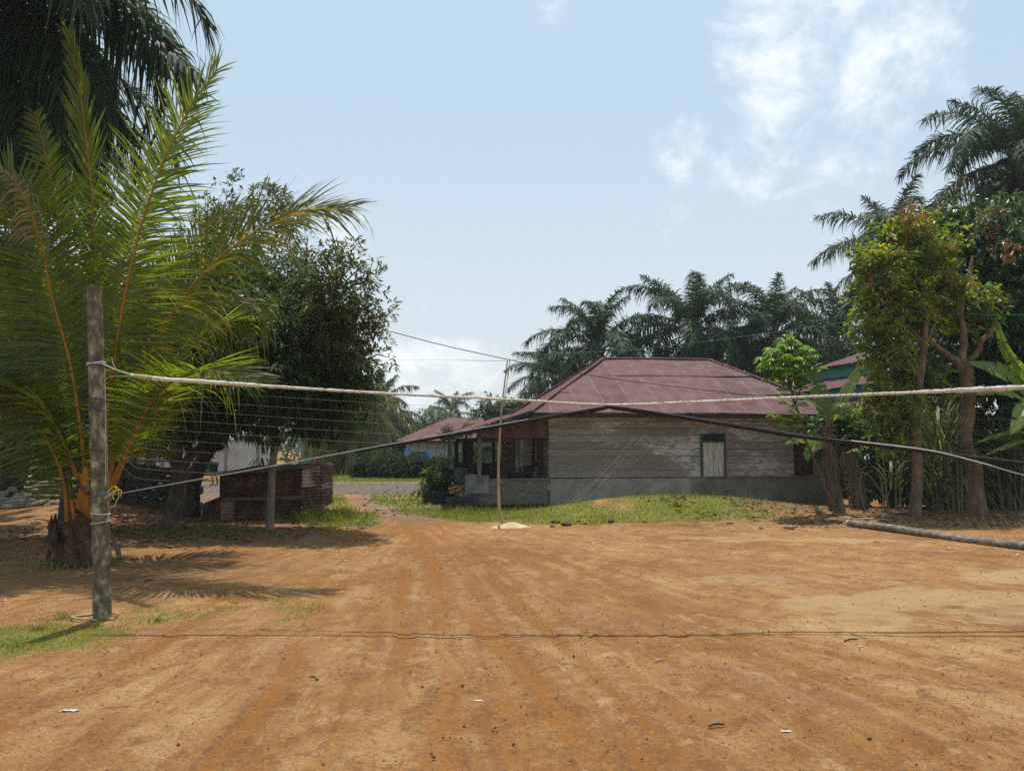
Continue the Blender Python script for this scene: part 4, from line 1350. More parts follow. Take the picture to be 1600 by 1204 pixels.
palm_px('near oil palm at the upper left whose big dark fronds hang into the frame', -75, 40, 14.2, 1.0, 0.0, r=.35, n=34, extra=[
    ([(-75, 45, 14.2), (30, -25, 13.9), (130, -12, 13.6), (225, 40, 13.4), (305, 112, 13.2)], 1.15, 120, 1.0, (0, -.5, .9)),
    ([(-75, 55, 14.2), (0, 0, 13.4), (70, 20, 13.0), (120, 95, 12.8), (140, 190, 12.7)], 1.1, 110, 1.0, (.3, -.6, .8)),
    ([(-75, 70, 14.2), (-20, 60, 13.4), (25, 100, 13.0), (50, 180, 12.8), (55, 260, 12.8)], 1.05, 100, 1.0, (.4, -.6, .7)),
    ([(-75, 40, 14.2), (40, -40, 14.8), (150, -30, 15.2), (240, 20, 15.5), (285, 85, 15.7)], 1.15, 110, 1.0, (0, -.4, .9)),
    ([(-75, 60, 14.2), (10, 20, 14.9), (90, 50, 15.3), (150, 120, 15.6), (180, 200, 15.8)], 1.1, 110, 1.0, (.2, -.4, .9)),
    ([(-75, 80, 14.2), (-30, 110, 14.0), (0, 190, 13.9), (10, 290, 13.9)], 1.0, 90, .9, (.5, -.6, .6))])
palm_px('oil palm just outside the upper left, only its frond tips hang into the frame', -112, -105, 11.8, .95, .7, n=26, low=4)
palm_px('small far palm on the skyline beyond the far maroon roof', 705, 648, 85, .8, 1.1, n=20)
palm_px('oil palm half hidden left behind the near coconut fronds', -110, 330, 18, .8, 1.6)

# ------------------------------------------------------------------ near coconut palm
cb = GP(122, 882)
coco = thing('coconut_palm', 'young coconut palm with orange leaf stalks and shining fronds beside the volleyball post', 'palm tree', cb)
mb = MB()
zs = np.linspace(-.1, 1.35, 14)
cen = np.stack([.02 + .10 * zs, .02 * zs, zs], 1)
mb.tube(cen, np.interp(zs, [-.1, .1, .35, .62, .75, 1.35], [.34, .33, .36, .33, .17, .10]) * (1 + .06 * RNG.normal(size=14)), 16)
for k in range(34):
    a, z = k * 2.4, RNG.uniform(.0, .42)
    p = np.array([math.cos(a) * .3, math.sin(a) * .3, z])
    mb.tube([p, p + np.array([math.cos(a) * .07, math.sin(a) * .07, .14]), p + np.array([math.cos(a) * .05, math.sin(a) * .05, .3])], [.05, .04, .006], 6)
for k in range(170):
    a, z = RNG.random() * 6.28, RNG.uniform(.3, 1.25)
    rr = np.interp(z, [0, .62, .75, 1.35], [.34, .33, .2, .12])
    p = np.array([math.cos(a) * rr + .1 * z, math.sin(a) * rr, z])
    mb.tube([p, p + RNG.normal(0, .05, 3) + np.array([0, 0, -.05]), p + RNG.normal(0, .08, 3) + np.array([0, 0, -.16])], .006, 3, False)
mb.build('trunk', M['palm_fibre'], coco)
weed = MB()
a = RNG.random(420) * 6.283; r_ = RNG.normal(.42, .07, 420)
xx, yy = cb[0] + np.cos(a) * r_, cb[1] + np.sin(a) * r_
blades(weed, xx, yy, ground_h(xx, yy), .04, .16, .008)
tag(weed.build('weeds', M['grass_blade'], None), 'low weeds growing round the foot of the young coconut palm', 'weeds', None, 'stuff')


def cfrond(lst, L, mat='coconut_leaf', **kw):
    pts = [np.array(P(*q)) - cb for q in lst]
    lf, ra = MB(), MB()
    args = dict(n=140, width=.03, droop=.18, s0=.22, a0=12, a1=52, plum=.1, r0=.045, r1=.006, lift=.12, K=4, normal=(0, -.9, .42))
    rm = kw.pop('rmat', 'petiole_orange')
    args.update(kw)
    frond(lf, ra, pts, L, **args)
    o = lf.build('frond', M[mat], coco)
    ra.build('leaf_stalk', M[rm], o)
    return o


cfrond([(140, 800, 11.1), (150, 560, 11.1), (147, 350, 11.1), (130, 180, 11.0), (108, 48, 10.9)], .66, 'coconut_leaf', a0=58, a1=74, n=100, s0=.3, droop=.0, plum=.18, normal=(.25, -1, .1), width=.036)
cfrond([(160, 790, 11.0), (172, 620, 10.9), (203, 425, 10.7), (243, 285, 10.5), (296, 170, 10.3), (340, 108, 10.1)], 1.3, 'coconut_leaf', droop=.12, a0=8, a1=48, n=180, normal=(0, -.78, .6))
cfrond([(165, 790, 11.0), (190, 640, 10.9), (232, 558, 10.8), (300, 448, 10.7), (378, 376, 10.6), (460, 332, 10.5), (545, 326, 10.4)], 1.5, 'coconut_leaf_yellowing', normal=(0, -.68, .73), droop=.22, n=170, a0=12, a1=60, width=.034)
cfrond([(135, 800, 11.0), (128, 690, 10.9), (110, 570, 10.8), (83, 470, 10.7), (60, 365, 10.5), (28, 290, 10.3), (-30, 250, 10.1)], 1.3, 'coconut_leaf', droop=.2, n=160, normal=(0, -.7, .7))
cfrond([(60, 372, 10.4), (45, 325, 10.3), (15, 275, 10.2), (-40, 262, 10.1)], .55, 'coconut_leaf_pale', droop=1.4, n=26, s0=.02, r0=.012)  # paler leaflets hanging at the frond tip
cfrond([(120, 830, 11.0), (95, 690, 10.9), (55, 592, 10.8), (5, 522, 10.7), (-70, 480, 10.6)], .95, 'coconut_leaf', droop=.3, n=120)
cfrond([(108, 850, 11.0), (98, 745, 10.9), (62, 668, 10.8), (20, 622, 10.7), (-50, 600, 10.6)], .9, 'coconut_leaf', droop=.25, n=100)
cfrond([(145, 790, 11.3), (118, 560, 11.5), (98, 400, 11.6), (82, 290, 11.6), (55, 175, 11.5)], .72, 'coconut_leaf', droop=.25, n=130, rmat='petiole_orange')
cfrond([(165, 800, 11.3), (180, 660, 11.5), (215, 560, 11.7), (270, 500, 11.9), (340, 470, 12.0), (420, 480, 12.1)], 1.1, 'coconut_leaf', droop=.8, n=130)
cfrond([(150, 790, 11.4), (168, 560, 11.7), (190, 420, 11.9), (222, 310, 12.0), (262, 215, 12.1)], 1.0, 'coconut_leaf', droop=.25, n=130)
cfrond([(140, 790, 11.4), (90, 560, 11.8), (40, 455, 12.0), (-10, 400, 12.1), (-80, 370, 12.2)], 1.0, 'coconut_leaf', droop=.5, n=130)
cfrond([(155, 790, 11.4), (165, 600, 12.0), (175, 480, 12.4), (200, 390, 12.9), (235, 330, 13.5)], 1.0, 'coconut_leaf', droop=.3, n=120, normal=(0, -.6, .8))
cfrond([(150, 790, 11.2), (140, 620, 11.8), (120, 500, 12.3), (90, 430, 12.9), (60, 400, 13.5)], 1.0, 'coconut_leaf', droop=.4, n=120, normal=(0, -.6, .8))
for lst, L_, dr in [([(150, 790, 11.3), (190, 560, 11.9), (260, 430, 12.2), (330, 350, 12.4), (390, 310, 12.5)], 1.05, .3),
                                                            ([(145, 790, 11.3), (100, 520, 11.9), (50, 390, 12.2), (0, 320, 12.4), (-60, 290, 12.5)], 1.05, .35),
                    ([(155, 790, 11.3), (160, 560, 12.0), (150, 430, 12.6), (140, 340, 13.2), (135, 300, 14.0)], 1.05, .5)]:
    cfrond(lst, L_, 'coconut_leaf', droop=dr, n=140, normal=(0, -.7, .7))
for lst, L_ in [([(165, 790, 11.2), (245, 600, 11.6), (320, 520, 11.9), (395, 500, 12.1)], 1.15), ([(160, 790, 11.1), (235, 630, 10.6), (310, 580, 10.2), (385, 595, 9.9)], 1.15),
                ([(140, 790, 11.0), (70, 640, 10.7), (-20, 590, 10.4), (-90, 610, 10.2)], 1.15), ([(165, 790, 11.2), (225, 640, 11.8), (300, 590, 12.4), (380, 600, 12.9)], 1.2)]:
    cfrond(lst, L_, 'coconut_leaf', droop=.12, n=130, normal=(0, -.12, .99), width=.036)
# cut and dead stalks, one lying against the post
sb = MB()
sb.tube([P(174, 835, 10.4) - cb, P(184, 860, 10.2) - cb, P(187, 873, 10.1) - cb], [.02, .035, .03], 6)
sb.build('dead_stalk', M['grey_bark'], coco)
sb = MB()
sb.tube([P(146, 805, 10.95) - cb, P(128, 790, 10.8) - cb, P(134, 730, 10.75) - cb], [.07, .085, .035], 8)
sb.build('cut_stalk', M['petiole_orange'], coco)
sb = MB()
sb.tube([P(118, 766, 10.8) - cb, P(125, 757, 10.75) - cb, P(138, 770, 10.7) - cb], [.03, .04, .03], 6)
sb.build('cut_stalk', M['palm_fibre'], coco)

# drooping coconut palm in the middle distance
b2 = GP(552, 741)
c2 = thing('coconut_palm', 'drooping olive green coconut palm behind the rusty shed', 'palm tree', b2)
mb = MB(); mb.tube([(0, 0, -.1), (0, 0, 1.2), (.1, 0, 2.6)], [.5, .4, .3], 12); mb.build('trunk', M['stem_green'], c2)
YD = b2[1]
for tip, mid, top in [((487, 700), (500, 650), (530, 632)), ((515, 735), (520, 668), (540, 640)), ((640, 708), (612, 652), (580, 628)), ((622, 730), (606, 668), (575, 642)), ((575, 738), (575, 680), (560, 645)),
                      ((545, 730), (542, 680), (548, 650)), ((600, 700), (586, 640), (566, 618)), ((470, 672), (490, 630), (525, 616)), ((645, 668), (610, 626), (575, 612)), ((505, 720), (505, 660), (535, 640)),
                      ((590, 735), (592, 690), (570, 650)), ((532, 600), (540, 610), (548, 640)), ((600, 596), (580, 606), (565, 640))]:
    k = RNG.uniform(-2.2, 2.0)
    lf, ra = MB(), MB()
    pts = [P(554, 700, YD) - b2, P(*top, YD + k * .5) - b2, P(*mid, YD + k * .9) - b2, P(*tip, YD + k) - b2]
    frond(lf, ra, pts, 1.3, n=95, width=.1, droop=1.1, s0=.25, a0=10, a1=45, plum=.3, r0=.05, K=3, normal=(RNG.normal(0, .3), -.5, .8))
    o = lf.build('frond', M['olive_frond'], c2); ra.build('leaf_stalk', M['petiole_green'], o)

# ------------------------------------------------------------------ broadleaf trees, left
Yt = GP(262, 826)[1]
tree('mango_tree', 'dense dark mango tree with pale leaning trunk, foremost tree left of the rusty shed', 'tree', GP(262, 826),
     [(PL([(262, 826, Yt), (272, 790, Yt), (282, 745, Yt), (274, 705, Yt), (300, 650, Yt + .2), (330, 560, Yt + .5)]), .155, .09),
      (PL([(278, 745, Yt), (268, 715, Yt), (235, 690, Yt + .3), (215, 650, Yt + .6)]), .1, .05),
      (PL([(276, 740, Yt), (320, 690, Yt + .2), (380, 640, Yt + .4), (430, 600, Yt)]), .1, .04),
      (PL([(300, 650, Yt), (350, 560, Yt + .8), (380, 460, Yt + 1)]), .08, .03),
      (PL([(380, 640, Yt), (450, 560, Yt - .3), (510, 500, 14.8), (545, 440, 14.8)]), .06, .015), (PL([(480, 530, 14.9), (545, 500, 14.8), (585, 470, 14.7)]), .04, .012)],
     [dict(mat='mango_leaf', lobes=lobes_px([(330, 560, Yt - .3, 1.5), (420, 560, Yt - .6, 1.35), (395, 500, Yt + .2, 1.25), (470, 565, Yt - .4, 1.15), (255, 610, Yt + .4, 1.25), (395, 618, Yt - .6, .9), (460, 618, Yt - .4, .85), (310, 638, Yt + .3, .8), (320, 490, Yt + 1.0, 1.2), (470, 500, Yt + .6, .95), (220, 640, Yt + 1.0, .7), (515, 590, Yt - .3, .75), (555, 585, Yt - .5, .5), (540, 640, Yt - .2, .5), (500, 640, Yt, .6), (445, 450, Yt + .4, .8), (350, 430, Yt + .9, .8), (285, 520, Yt + .8, 1.0)]),
           ncl=4500, per=11, L=.2, W=.026, droop=.55, shell=.35),
      dict(mat='loose_leaf', lobes=lobes_px([(525, 450, 14.8, .75), (560, 500, 14.7, .6), (545, 400, 14.8, .36, .6), (505, 520, 14.8, .8), (585, 440, 14.7, .24, .6), (563, 560, 14.7, .42), (580, 625, 14.8, .3, .5), (480, 420, 15, .45, .5)]), ncl=620, per=9, L=.17, W=.024, droop=.25, up=.4, shell=.1, clump=.14)], 'grey_bark')
tree('mango_tree', 'taller loose crowned tree with thin leafy twigs against the sky, behind the dense mango tree', 'tree', GP(304, 806),
     [(PL([(298, 806, 18.3), (301, 760, 18.3), (325, 705, 18.4), (400, 620, 18.6), (470, 520, 18.8)]), .19, .09),
      (PL([(400, 620, 18.6), (400, 450, 19), (395, 300, 19.2)]), .1, .02),
      (PL([(345, 700, 18.4), (300, 640, 19), (250, 600, 19.5)]), .1, .03)],
     [dict(mat='loose_leaf', lobes=lobes_px([(495, 500, 18.8, .9), (520, 560, 18.8, .7), (380, 330, 19.2, .5, .45), (425, 310, 19.2, .6, .45), (360, 285, 19.2, .28, .5), (450, 350, 19.1, .7, .7), (340, 350, 19.3, .7, .8)]),
           ncl=620, per=9, L=.2, W=.026, droop=.25, up=.4, shell=.1, clump=.16),
      dict(mat='mango_leaf', lobes=lobes_px([(420, 530, 19.2, 1.5), (330, 540, 19.5, 1.7), (230, 580, 20, 1.4), (490, 600, 19, 1.0), (410, 440, 19.3, 1.1), (340, 430, 19.6, 1.2)]), ncl=1700, per=10, L=.21, W=.028, droop=.6, shell=.3)], 'dark_bark')
tree('slender_tree', 'thin dark stemmed sapling forking behind the coconut palm', 'tree', GP(94, 836),
     [(PL([(94, 836, 14.3), (102, 760, 14.3), (106, 690, 14.3), (118, 640, 14.3), (130, 590, 14.2)]), .075, .04),
      (PL([(106, 690, 14.3), (104, 640, 14.4), (90, 580, 14.5)]), .05, .02)],
     [dict(mat='dark_leaf', lobes=lobes_px([(80, 560, 14.5, .8), (140, 560, 14.2, .7), (60, 600, 14.6, .5)]), ncl=350, per=9, L=.16, W=.03, droop=.4, shell=.2)], 'dark_bark')
for px, py, Yd, r, lab in [(30, 560, 33, 2.4, 'leafy tree with sky gaps at the far left behind the coconut fronds'), (150, 560, 36, 2.8, 'shady tree behind the volleyball post top'), (-60, 520, 30, 3.0, 'wide tree at the left frame edge behind the palms'),
                           (230, 520, 38, 3.2, 'tall dark tree behind the dense mango tree')]:
    b = G(px, 692 + CAMH * F / Yd)
    tree('broadleaf_tree', lab, 'tree', b, [([b, b + np.array([.2, 0, 2]), P(px, py, Yd)], .25, .1), ([b + np.array([.1, 0, 1.6]), P(px + 40, py - 20, Yd)], .14, .04), ([b + np.array([.1, 0, 1.8]), P(px - 50, py - 10, Yd)], .14, .04)],
         [dict(mat='bush_leaf', lobes=[tuple(P(px, py, Yd)) + (r,), tuple(P(px + 45, py + 30, Yd)) + (r * .7,), tuple(P(px - 50, py + 25, Yd + 1)) + (r * .75,), tuple(P(px + 10, py - 60, Yd + 1)) + (r * .75,)], ncl=900, per=9, L=.34, W=.075, droop=.4, shell=.3)], 'dark_bark', 'shade trees at the left')

# ------------------------------------------------------------------ broadleaf trees, right
Yr = GP(1428, 808)[1]
tree('rambutan_tree', 'yellow green tree with pinkish young top leaves and slim upright trunk, right of the cassava', 'tree', GP(1428, 808),
     [(PL([(1428, 808, Yr), (1434, 740, Yr), (1430, 660, Yr), (1437, 590, Yr), (1444, 530, Yr), (1442, 440, Yr)]), .12, .07),
      (PL([(1443, 540, Yr), (1400, 480, Yr), (1380, 420, Yr)]), .05, .02), (PL([(1444, 545, Yr), (1470, 480, Yr + .3), (1480, 420, Yr + .3)]), .05, .02), (PL([(1437, 590, Yr), (1390, 560, Yr - .3), (1360, 540, Yr - .3)]), .045, .015)],
     [dict(mat='yellow_green_leaf', lobes=lobes_px([(1380, 425, Yr, .62), (1425, 470, Yr - .2, .6), (1366, 512, Yr - .2, .48), (1352, 478, Yr, .28), (1400, 548, Yr - .3, .5), (1366, 556, Yr - .2, .32), (1450, 410, Yr, .55), (1400, 368, Yr + .2, .42), (1440, 352, Yr, .36), (1382, 615, Yr, .38), (1352, 392, Yr + .2, .26), (1400, 660, Yr, .4), (1480, 455, Yr + .3, .4), (1372, 470, Yr + .1, .45), (1420, 610, Yr - .1, .35), (1362, 405, Yr - .2, .3), (1475, 380, Yr + .2, .36), (1402, 640, Yr - .1, .42), (1455, 600, Yr + .3, .36), (1362, 640, Yr + .2, .3), (1395, 690, Yr + .3, .36)]),
           ncl=1500, per=9, L=.16, W=.037, droop=.4, up=.35, shell=.3),
      dict(mat='red_flush_leaf', lobes=lobes_px([(1430, 350, Yr - .1, .36), (1462, 378, Yr - .3, .25), (1397, 398, Yr - .5, .16), (1487, 432, Yr - .4, .16), (1375, 440, Yr - .5, .16)]), ncl=52, per=8, L=.14, W=.032, droop=.5, shell=.5, twigs=False),
      dict(mat='dark_leaf', lobes=lobes_px([(1440, 460, Yr + .7, .8), (1420, 590, Yr + .7, .7), (1400, 510, Yr + .7, .7)]), ncl=380, per=9, L=.17, W=.042, droop=.5, shell=.2)], 'brown_bark')
tree('mango_tree', 'big dark glossy tree filling the right edge behind the forked trunk', 'tree', GP(1575, 782),
     [(PL([(1575, 782, 21.5), (1580, 700, 21.5), (1570, 600, 21.5), (1560, 480, 21.5)]), .28, .14), (PL([(1572, 620, 21.5), (1520, 520, 21.2), (1500, 430, 21)]), .12, .04), (PL([(1572, 600, 21.5), (1620, 500, 21.5), (1640, 420, 21.5)]), .12, .04)],
     [dict(mat='dark_leaf', lobes=lobes_px([(1525, 380, 21, 1.35), (1580, 410, 20.6, 1.4), (1545, 480, 20.4, 1.3), (1620, 500, 20.6, 1.4), (1490, 450, 21.2, 1.1), (1500, 560, 21, 1.2), (1580, 570, 21, 1.4), (1640, 430, 21, 1.5), (1500, 350, 21.3, .7), (1560, 345, 21.3, .8), (1660, 590, 21, 1.3)]),
           ncl=2500, per=10, L=.24, W=.05, droop=.6, shell=.4),
      dict(mat='red_flush_leaf', lobes=lobes_px([(1545, 345, 20.0, .22), (1580, 385, 19.2, .25), (1595, 395, 19.2, .2), (1535, 365, 20, .18)]), ncl=34, per=8, L=.16, W=.035, droop=.6, shell=.4, twigs=False)], 'dark_bark')
Yf = GP(1524, 802)[1]
tree('forked_tree', 'brown tree with stout bent trunk forking low and one lopped pale branch, beside the sugarcane', 'tree', GP(1524, 802),
     [(PL([(1524, 802, Yf), (1520, 740, Yf), (1506, 690, Yf), (1512, 640, Yf), (1510, 575, Yf)]), .2, .15),
      (PL([(1510, 585, Yf), (1490, 560, Yf), (1455, 535, Yf - .2), (1440, 500, Yf - .3)]), .09, .06), (PL([(1510, 580, Yf), (1525, 550, Yf), (1552, 512, Yf - .2)]), .07, .05), (PL([(1508, 580, Yf), (1506, 540, Yf), (1504, 480, Yf + .2), (1520, 400, Yf + .4)]), .09, .03)],
     [dict(mat='yellow_green_leaf', lobes=lobes_px([(1500, 500, Yf + .7, .45), (1465, 500, Yf + .5, .35), (1530, 470, Yf + .6, .6), (1490, 450, Yf + .4, .5)]), ncl=190, per=9, L=.17, W=.045, droop=.4, shell=.2)], 'brown_bark', flare=1.5)


def bush(label, px, py, Yd, rx, n, mat='bush_leaf', L=.2, W=.05, group=None, name='bush', lob=5, h=1.0, stems=True, cat='bush'):
    b = P(px, py, Yd); b[2] = float(ground_h(b[0], b[1]))
    root = thing(name, label, cat, b, 0, group)
    lb = []
    for k in range(lob):
        a = k * 2.4
        lb.append((math.cos(a) * rx * .55, math.sin(a) * rx * .4, rx * h * RNG.uniform(.35, .95), rx * RNG.uniform(.42, .62)))
    tw, cm = MB(), MB()
    for q in lb:
        tw.tube([(0, 0, -.05), (q[0] * .5, q[1] * .5, q[2] * .5), q[:3]], [.03, .022, .012], 5)
    crown(cm, lb, n, 9, L, W, .45, .3, .3, twig=tw)
    tw.build('stem', M['dark_bark'], root)
    cm.build('foliage', M[mat], root)
    return root


for px, w, lab in [(1352, 1.25, 'leafy dark shrub under the yellow green tree, nearest the banana stump'), (1398, 1.35, 'leafy dark shrub directly behind the slim upright trunk'), (1452, 1.3, 'shrub behind the sugarcane clump'), (1535, 1.5, 'tall shrub filling the gap behind the forked trunk'), (1590, 1.4, 'shrub behind the big banana leaves at the right edge'), (1660, 1.4, 'shrub just outside the right edge behind the banana plant')]:
    bush(lab, px, 785, 20.6 + RNG.uniform(-.4, .6), w, 420, 'dark_leaf', .22, .05, 'shrubs under the right hand trees', h=1.7)
for px, w, py, Yd, hh, lab in [(572, .8, 738, 39, .8, 'low dark bush at the left end of the hedge by the far house'), (603, 1.0, 738, 39, .8, 'dark rounded bush second from the left in the hedge'), (634, 1.0, 739, 38.5, .8, 'dark bush below the white wall of the far house'), (664, .9, 739, 38.5, .75, 'bush under the blue tarpaulin'), (690, .9, 739, 38, .8, 'green bush right of the blue tarpaulin'), (716, .9, 738, 38, .85, 'bush at the right end of the hedge behind the porch posts'), (752, 1.1, 742, 36, 1.0, 'leafy bush seen through the open porch'), (795, 1.2, 742, 36, 1.1, 'tall bush behind the porch seen beside the brown door')]:
    bush(lab, px, py, Yd, w, 330, 'hedge_leaf', .15, .04, 'hedge bushes before the far house', h=hh)
for px, py, Yd, w, lab in [(197, 738, 42, 1.1, 'sunlit yellow green bush above the stacked blocks'), (300, 745, 36, .8, 'small bright bush seen between the mango trunks'), (20, 700, 44, 1.6, 'flowering bush under the flag at the left edge'), (90, 715, 40, .9, 'low round bush beyond the river stones')]:
    bush(lab, px, py, Yd, w, 170, 'yellow_green_leaf', .22, .06, None, h=1.2)
# potted shrub in a tyre by the steps
b = GP(686, 786)
pot = thing('tyre_planter', 'old black tyre planter standing by the porch step', 'planter', b)
mb = MB()
for z, r0 in ((.1, .36), (.27, .36)):
    a = np.linspace(0, 6.2832, 25)
    mb.tube(np.stack([np.cos(a) * r0, np.sin(a) * r0, 0 * a + z], 1), .11, 8, False)
mb.build('tyre', M['rubber'], pot)
mb = MB(); mb.tube([(0, 0, 0), (0, 0, .3), (0, 0, .33)], [.3, .3, .05], 14); mb.build('soil', M['clod'], pot)
bb = bush('dark leafy shrub growing in the tyre planter by the porch', 686, 786, b[1], .3, 100, 'bush_leaf', .2, .045, h=1.2)
bb.location = (b[0], b[1], b[2] + .3)
bb2 = bush('yellow tipped young shrub leaning left from behind the tyre planter', 677, 770, b[1] + .6, .28, 40, 'yellow_green_leaf', .2, .04, h=2.0)

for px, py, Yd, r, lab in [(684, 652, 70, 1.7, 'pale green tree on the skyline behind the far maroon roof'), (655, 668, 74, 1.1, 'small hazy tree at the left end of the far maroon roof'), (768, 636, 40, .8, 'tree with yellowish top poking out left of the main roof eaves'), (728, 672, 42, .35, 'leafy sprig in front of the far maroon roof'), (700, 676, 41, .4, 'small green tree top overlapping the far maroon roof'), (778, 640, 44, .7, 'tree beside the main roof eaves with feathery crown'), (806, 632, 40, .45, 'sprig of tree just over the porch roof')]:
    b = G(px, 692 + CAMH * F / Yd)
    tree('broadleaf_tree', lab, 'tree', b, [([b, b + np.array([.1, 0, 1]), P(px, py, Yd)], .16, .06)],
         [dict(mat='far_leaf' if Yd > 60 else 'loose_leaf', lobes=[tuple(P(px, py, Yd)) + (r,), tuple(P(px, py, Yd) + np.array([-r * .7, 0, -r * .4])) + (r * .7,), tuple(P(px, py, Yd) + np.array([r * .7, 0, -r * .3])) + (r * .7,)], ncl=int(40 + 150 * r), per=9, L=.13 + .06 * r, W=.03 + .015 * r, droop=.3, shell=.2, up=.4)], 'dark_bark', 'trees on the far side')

# ------------------------------------------------------------------ cassava
cb_ = GP(1304, 798)
cas = thing('cassava', 'bright green cassava with palmate leaves on a thin leaning stem before the tiered house', 'plant', cb_)
Yc = cb_[1]
mb = MB()
limb(mb, [P(*q) - cb_ for q in [(1304, 798, Yc), (1285, 750, Yc), (1262, 690, Yc), (1243, 630, Yc), (1232, 580, Yc), (1228, 545, Yc)]], .04, .02)
limb(mb, [P(*q) - cb_ for q in [(1243, 630, Yc), (1255, 590, Yc + .1), (1258, 560, Yc + .1)]], .022, .012)
limb(mb, [P(*q) - cb_ for q in [(1238, 610, Yc), (1210, 580, Yc - .1), (1208, 560, Yc - .1)]], .022, .012)
lf = MB()
tops = [P(1228, 548, Yc) - cb_, P(1254, 562, Yc + .1) - cb_, P(1208, 566, Yc - .1) - cb_, P(1236, 585, Yc) - cb_]
def palmate(c, L, tilt):
    n = 7
    az = RNG.random() * 6.28
    for k in range(n):
        a = az + (k - 3) * .62
        d = np.array([math.cos(a), math.sin(a), -.35])
        leaves(lf, np.array([c]), np.array([d]), [L * (1 - .05 * abs(k - 3))], [L * .16], .35)
for k in range(190):
    tpt = tops[k % 4]
    d = norm(RNG.normal(size=3) + np.array([0, 0, .3]))
    c = tpt + d * RNG.uniform(.15, .5) * np.array([1, 1, .8])
    mb.tube([tpt + (c - tpt) * .2, (tpt + c) / 2 + [0, 0, .05], c], .006, 3, False)
    palmate(c, RNG.uniform(.13, .2), 0)
for k in range(46):
    f = RNG.random()
    tpt = P(1236 + 10 * f + RNG.normal(0, 3), 590 + 75 * f, Yc) - cb_
    d = norm(RNG.normal(size=3)); d[2] *= .4
    c = tpt + d * RNG.uniform(.15, .55)
    mb.tube([tpt, (tpt + c) / 2 + [0, 0, .04], c], .005, 3, False)
    palmate(c, RNG.uniform(.1, .16), 0)
mb.build('stem', M['grey_bark'], cas)
lf.build('foliage', M['cassava_leaf'], cas)


# ------------------------------------------------------------------ bananas
def banana_leaf(root, pts, base, wmax, mat='banana_leaf', tear=6, hint=(0, 0, 1), fold=.18):
    p = spline([np.array(q) - base for q in pts], 26)
    t = norm(np.gradient(p, axis=0))
    N = norm(np.asarray(hint, float)[None] - t * (t @ np.asarray(hint, float))[:, None])
    S = np.cross(t, N)
    s = np.linspace(0, 1, 26)
    w = wmax * np.clip(np.sin(np.clip((s - .12) / .88, 0, 1) ** .7 * math.pi) ** .6, 0, 1)
    mb = MB()
    cuts = set(RNG.choice(np.arange(7, 24), min(tear, 16), replace=False))
    for sg in (-1, 1):
        k0 = 3
        segs, cur = [], [3]
        for k in range(4, 26):
            cur.append(k)
            if k in cuts and RNG.random() < .75:
                segs.append(cur); cur = [k]
        segs.append(cur)
        for sgm in segs:
            if len(sgm) < 2: continue
            V = []
            hang = RNG.uniform(.0, .35)
            for ii, k in enumerate(sgm):
                sh = (t[k] * .02 if ii == 0 else 0) - (t[k] * .02 if ii == len(sgm) - 1 else 0)
                e = p[k] + sg * S[k] * w[k] + N[k] * w[k] * fold + np.array([0, 0, -1]) * w[k] * hang + sh
                V += [p[k], (p[k] + e) / 2 + N[k] * .012, e]
            n = len(sgm)
            Fc = []
            for k in range(n - 1):
                for c in range(2): Fc.append([3 * k + c, 3 * k + c + 1, 3 * k + 4 + c, 3 * k + 3 + c])
            mb.add(V, Fc, True)
    o = mb.build('leaf', M[mat], root)
    r = MB(); r.tube(p, np.linspace(.028, .006, 26), 6); r.build('midrib', M['stem_green'], o)
    return o


b = GP(1310, 806)
Yb = b[1]
ban = thing('banana_plant', 'banana plant with brown ragged stem and few yellowing leaves, left of the slim tree', 'plant', b)
mb = MB()
pp = np.array([P(*q) - b for q in [(1311, 812, Yb), (1303, 770, Yb), (1298, 720, Yb), (1294, 690, Yb), (1296, 655, Yb)]])
mb.tube(spline(pp, 14), np.linspace(.19, .07, 14) * (1 + .06 * RNG.normal(size=14)), 10)
for k in range(40):
    a = RNG.random() * 6.28; i = RNG.integers(4, 13)
    q = spline(pp, 14)[i] + np.array([math.cos(a), math.sin(a), 0]) * .12
    mb.tube([q, q + np.array([math.cos(a) * .05, math.sin(a) * .05, -.15]), q + np.array([math.cos(a) * .04, math.sin(a) * .04, -.4])], [.03, .02, .008], 4)
mb.build('stem', M['banana_dead'], ban)
for pts, w, h, mt in [([(1296, 665, Yb), (1285, 640, Yb - .1), (1262, 624, Yb - .2), (1232, 622, Yb - .3)], .12, (0, -.5, .8), 'banana_leaf'),
                      ([(1296, 665, Yb), (1284, 620, Yb + .1), (1270, 585, Yb + .1), (1255, 560, Yb + .1)], .2, (-.3, -.8, .4), 'dark_leaf'),
                      ([(1298, 665, Yb), (1304, 640, Yb - .1), (1318, 632, Yb - .3), (1330, 650, Yb - .4)], .13, (0, -.6, .7), 'banana_leaf'),
                      ([(1299, 665, Yb), (1315, 625, Yb), (1335, 590, Yb + .1), (1352, 565, Yb + .2)], .15, (-.5, -.8, .3), 'banana_leaf'),
                      ([(1294, 690, Yb), (1272, 694, Yb - .2), (1250, 688, Yb - .3), (1224, 694, Yb - .4)], .14, (0, -.6, .8), 'banana_leaf'),
                      ([(1294, 690, Yb), (1276, 695, Yb - .3), (1262, 705, Yb - .4), (1262, 722, Yb - .5)], .13, (0, -.8, .5), 'banana_leaf')]:
    banana_leaf(ban, [P(*q) for q in pts], b, w, mt, 5, h)
b = GP(1345, 797); b[1] += .4
st = thing('banana_stump', 'dead brown banana stump with ragged cut top beside the living banana', 'plant', b)
mb = MB()
pp = np.array([P(*q) - b for q in [(1345, 797, b[1]), (1338, 760, b[1]), (1331, 725, b[1]), (1327, 706, b[1])]])
mb.tube(spline(pp, 10), np.linspace(.2, .13, 10) * (1 + .07 * RNG.normal(size=10)), 10)
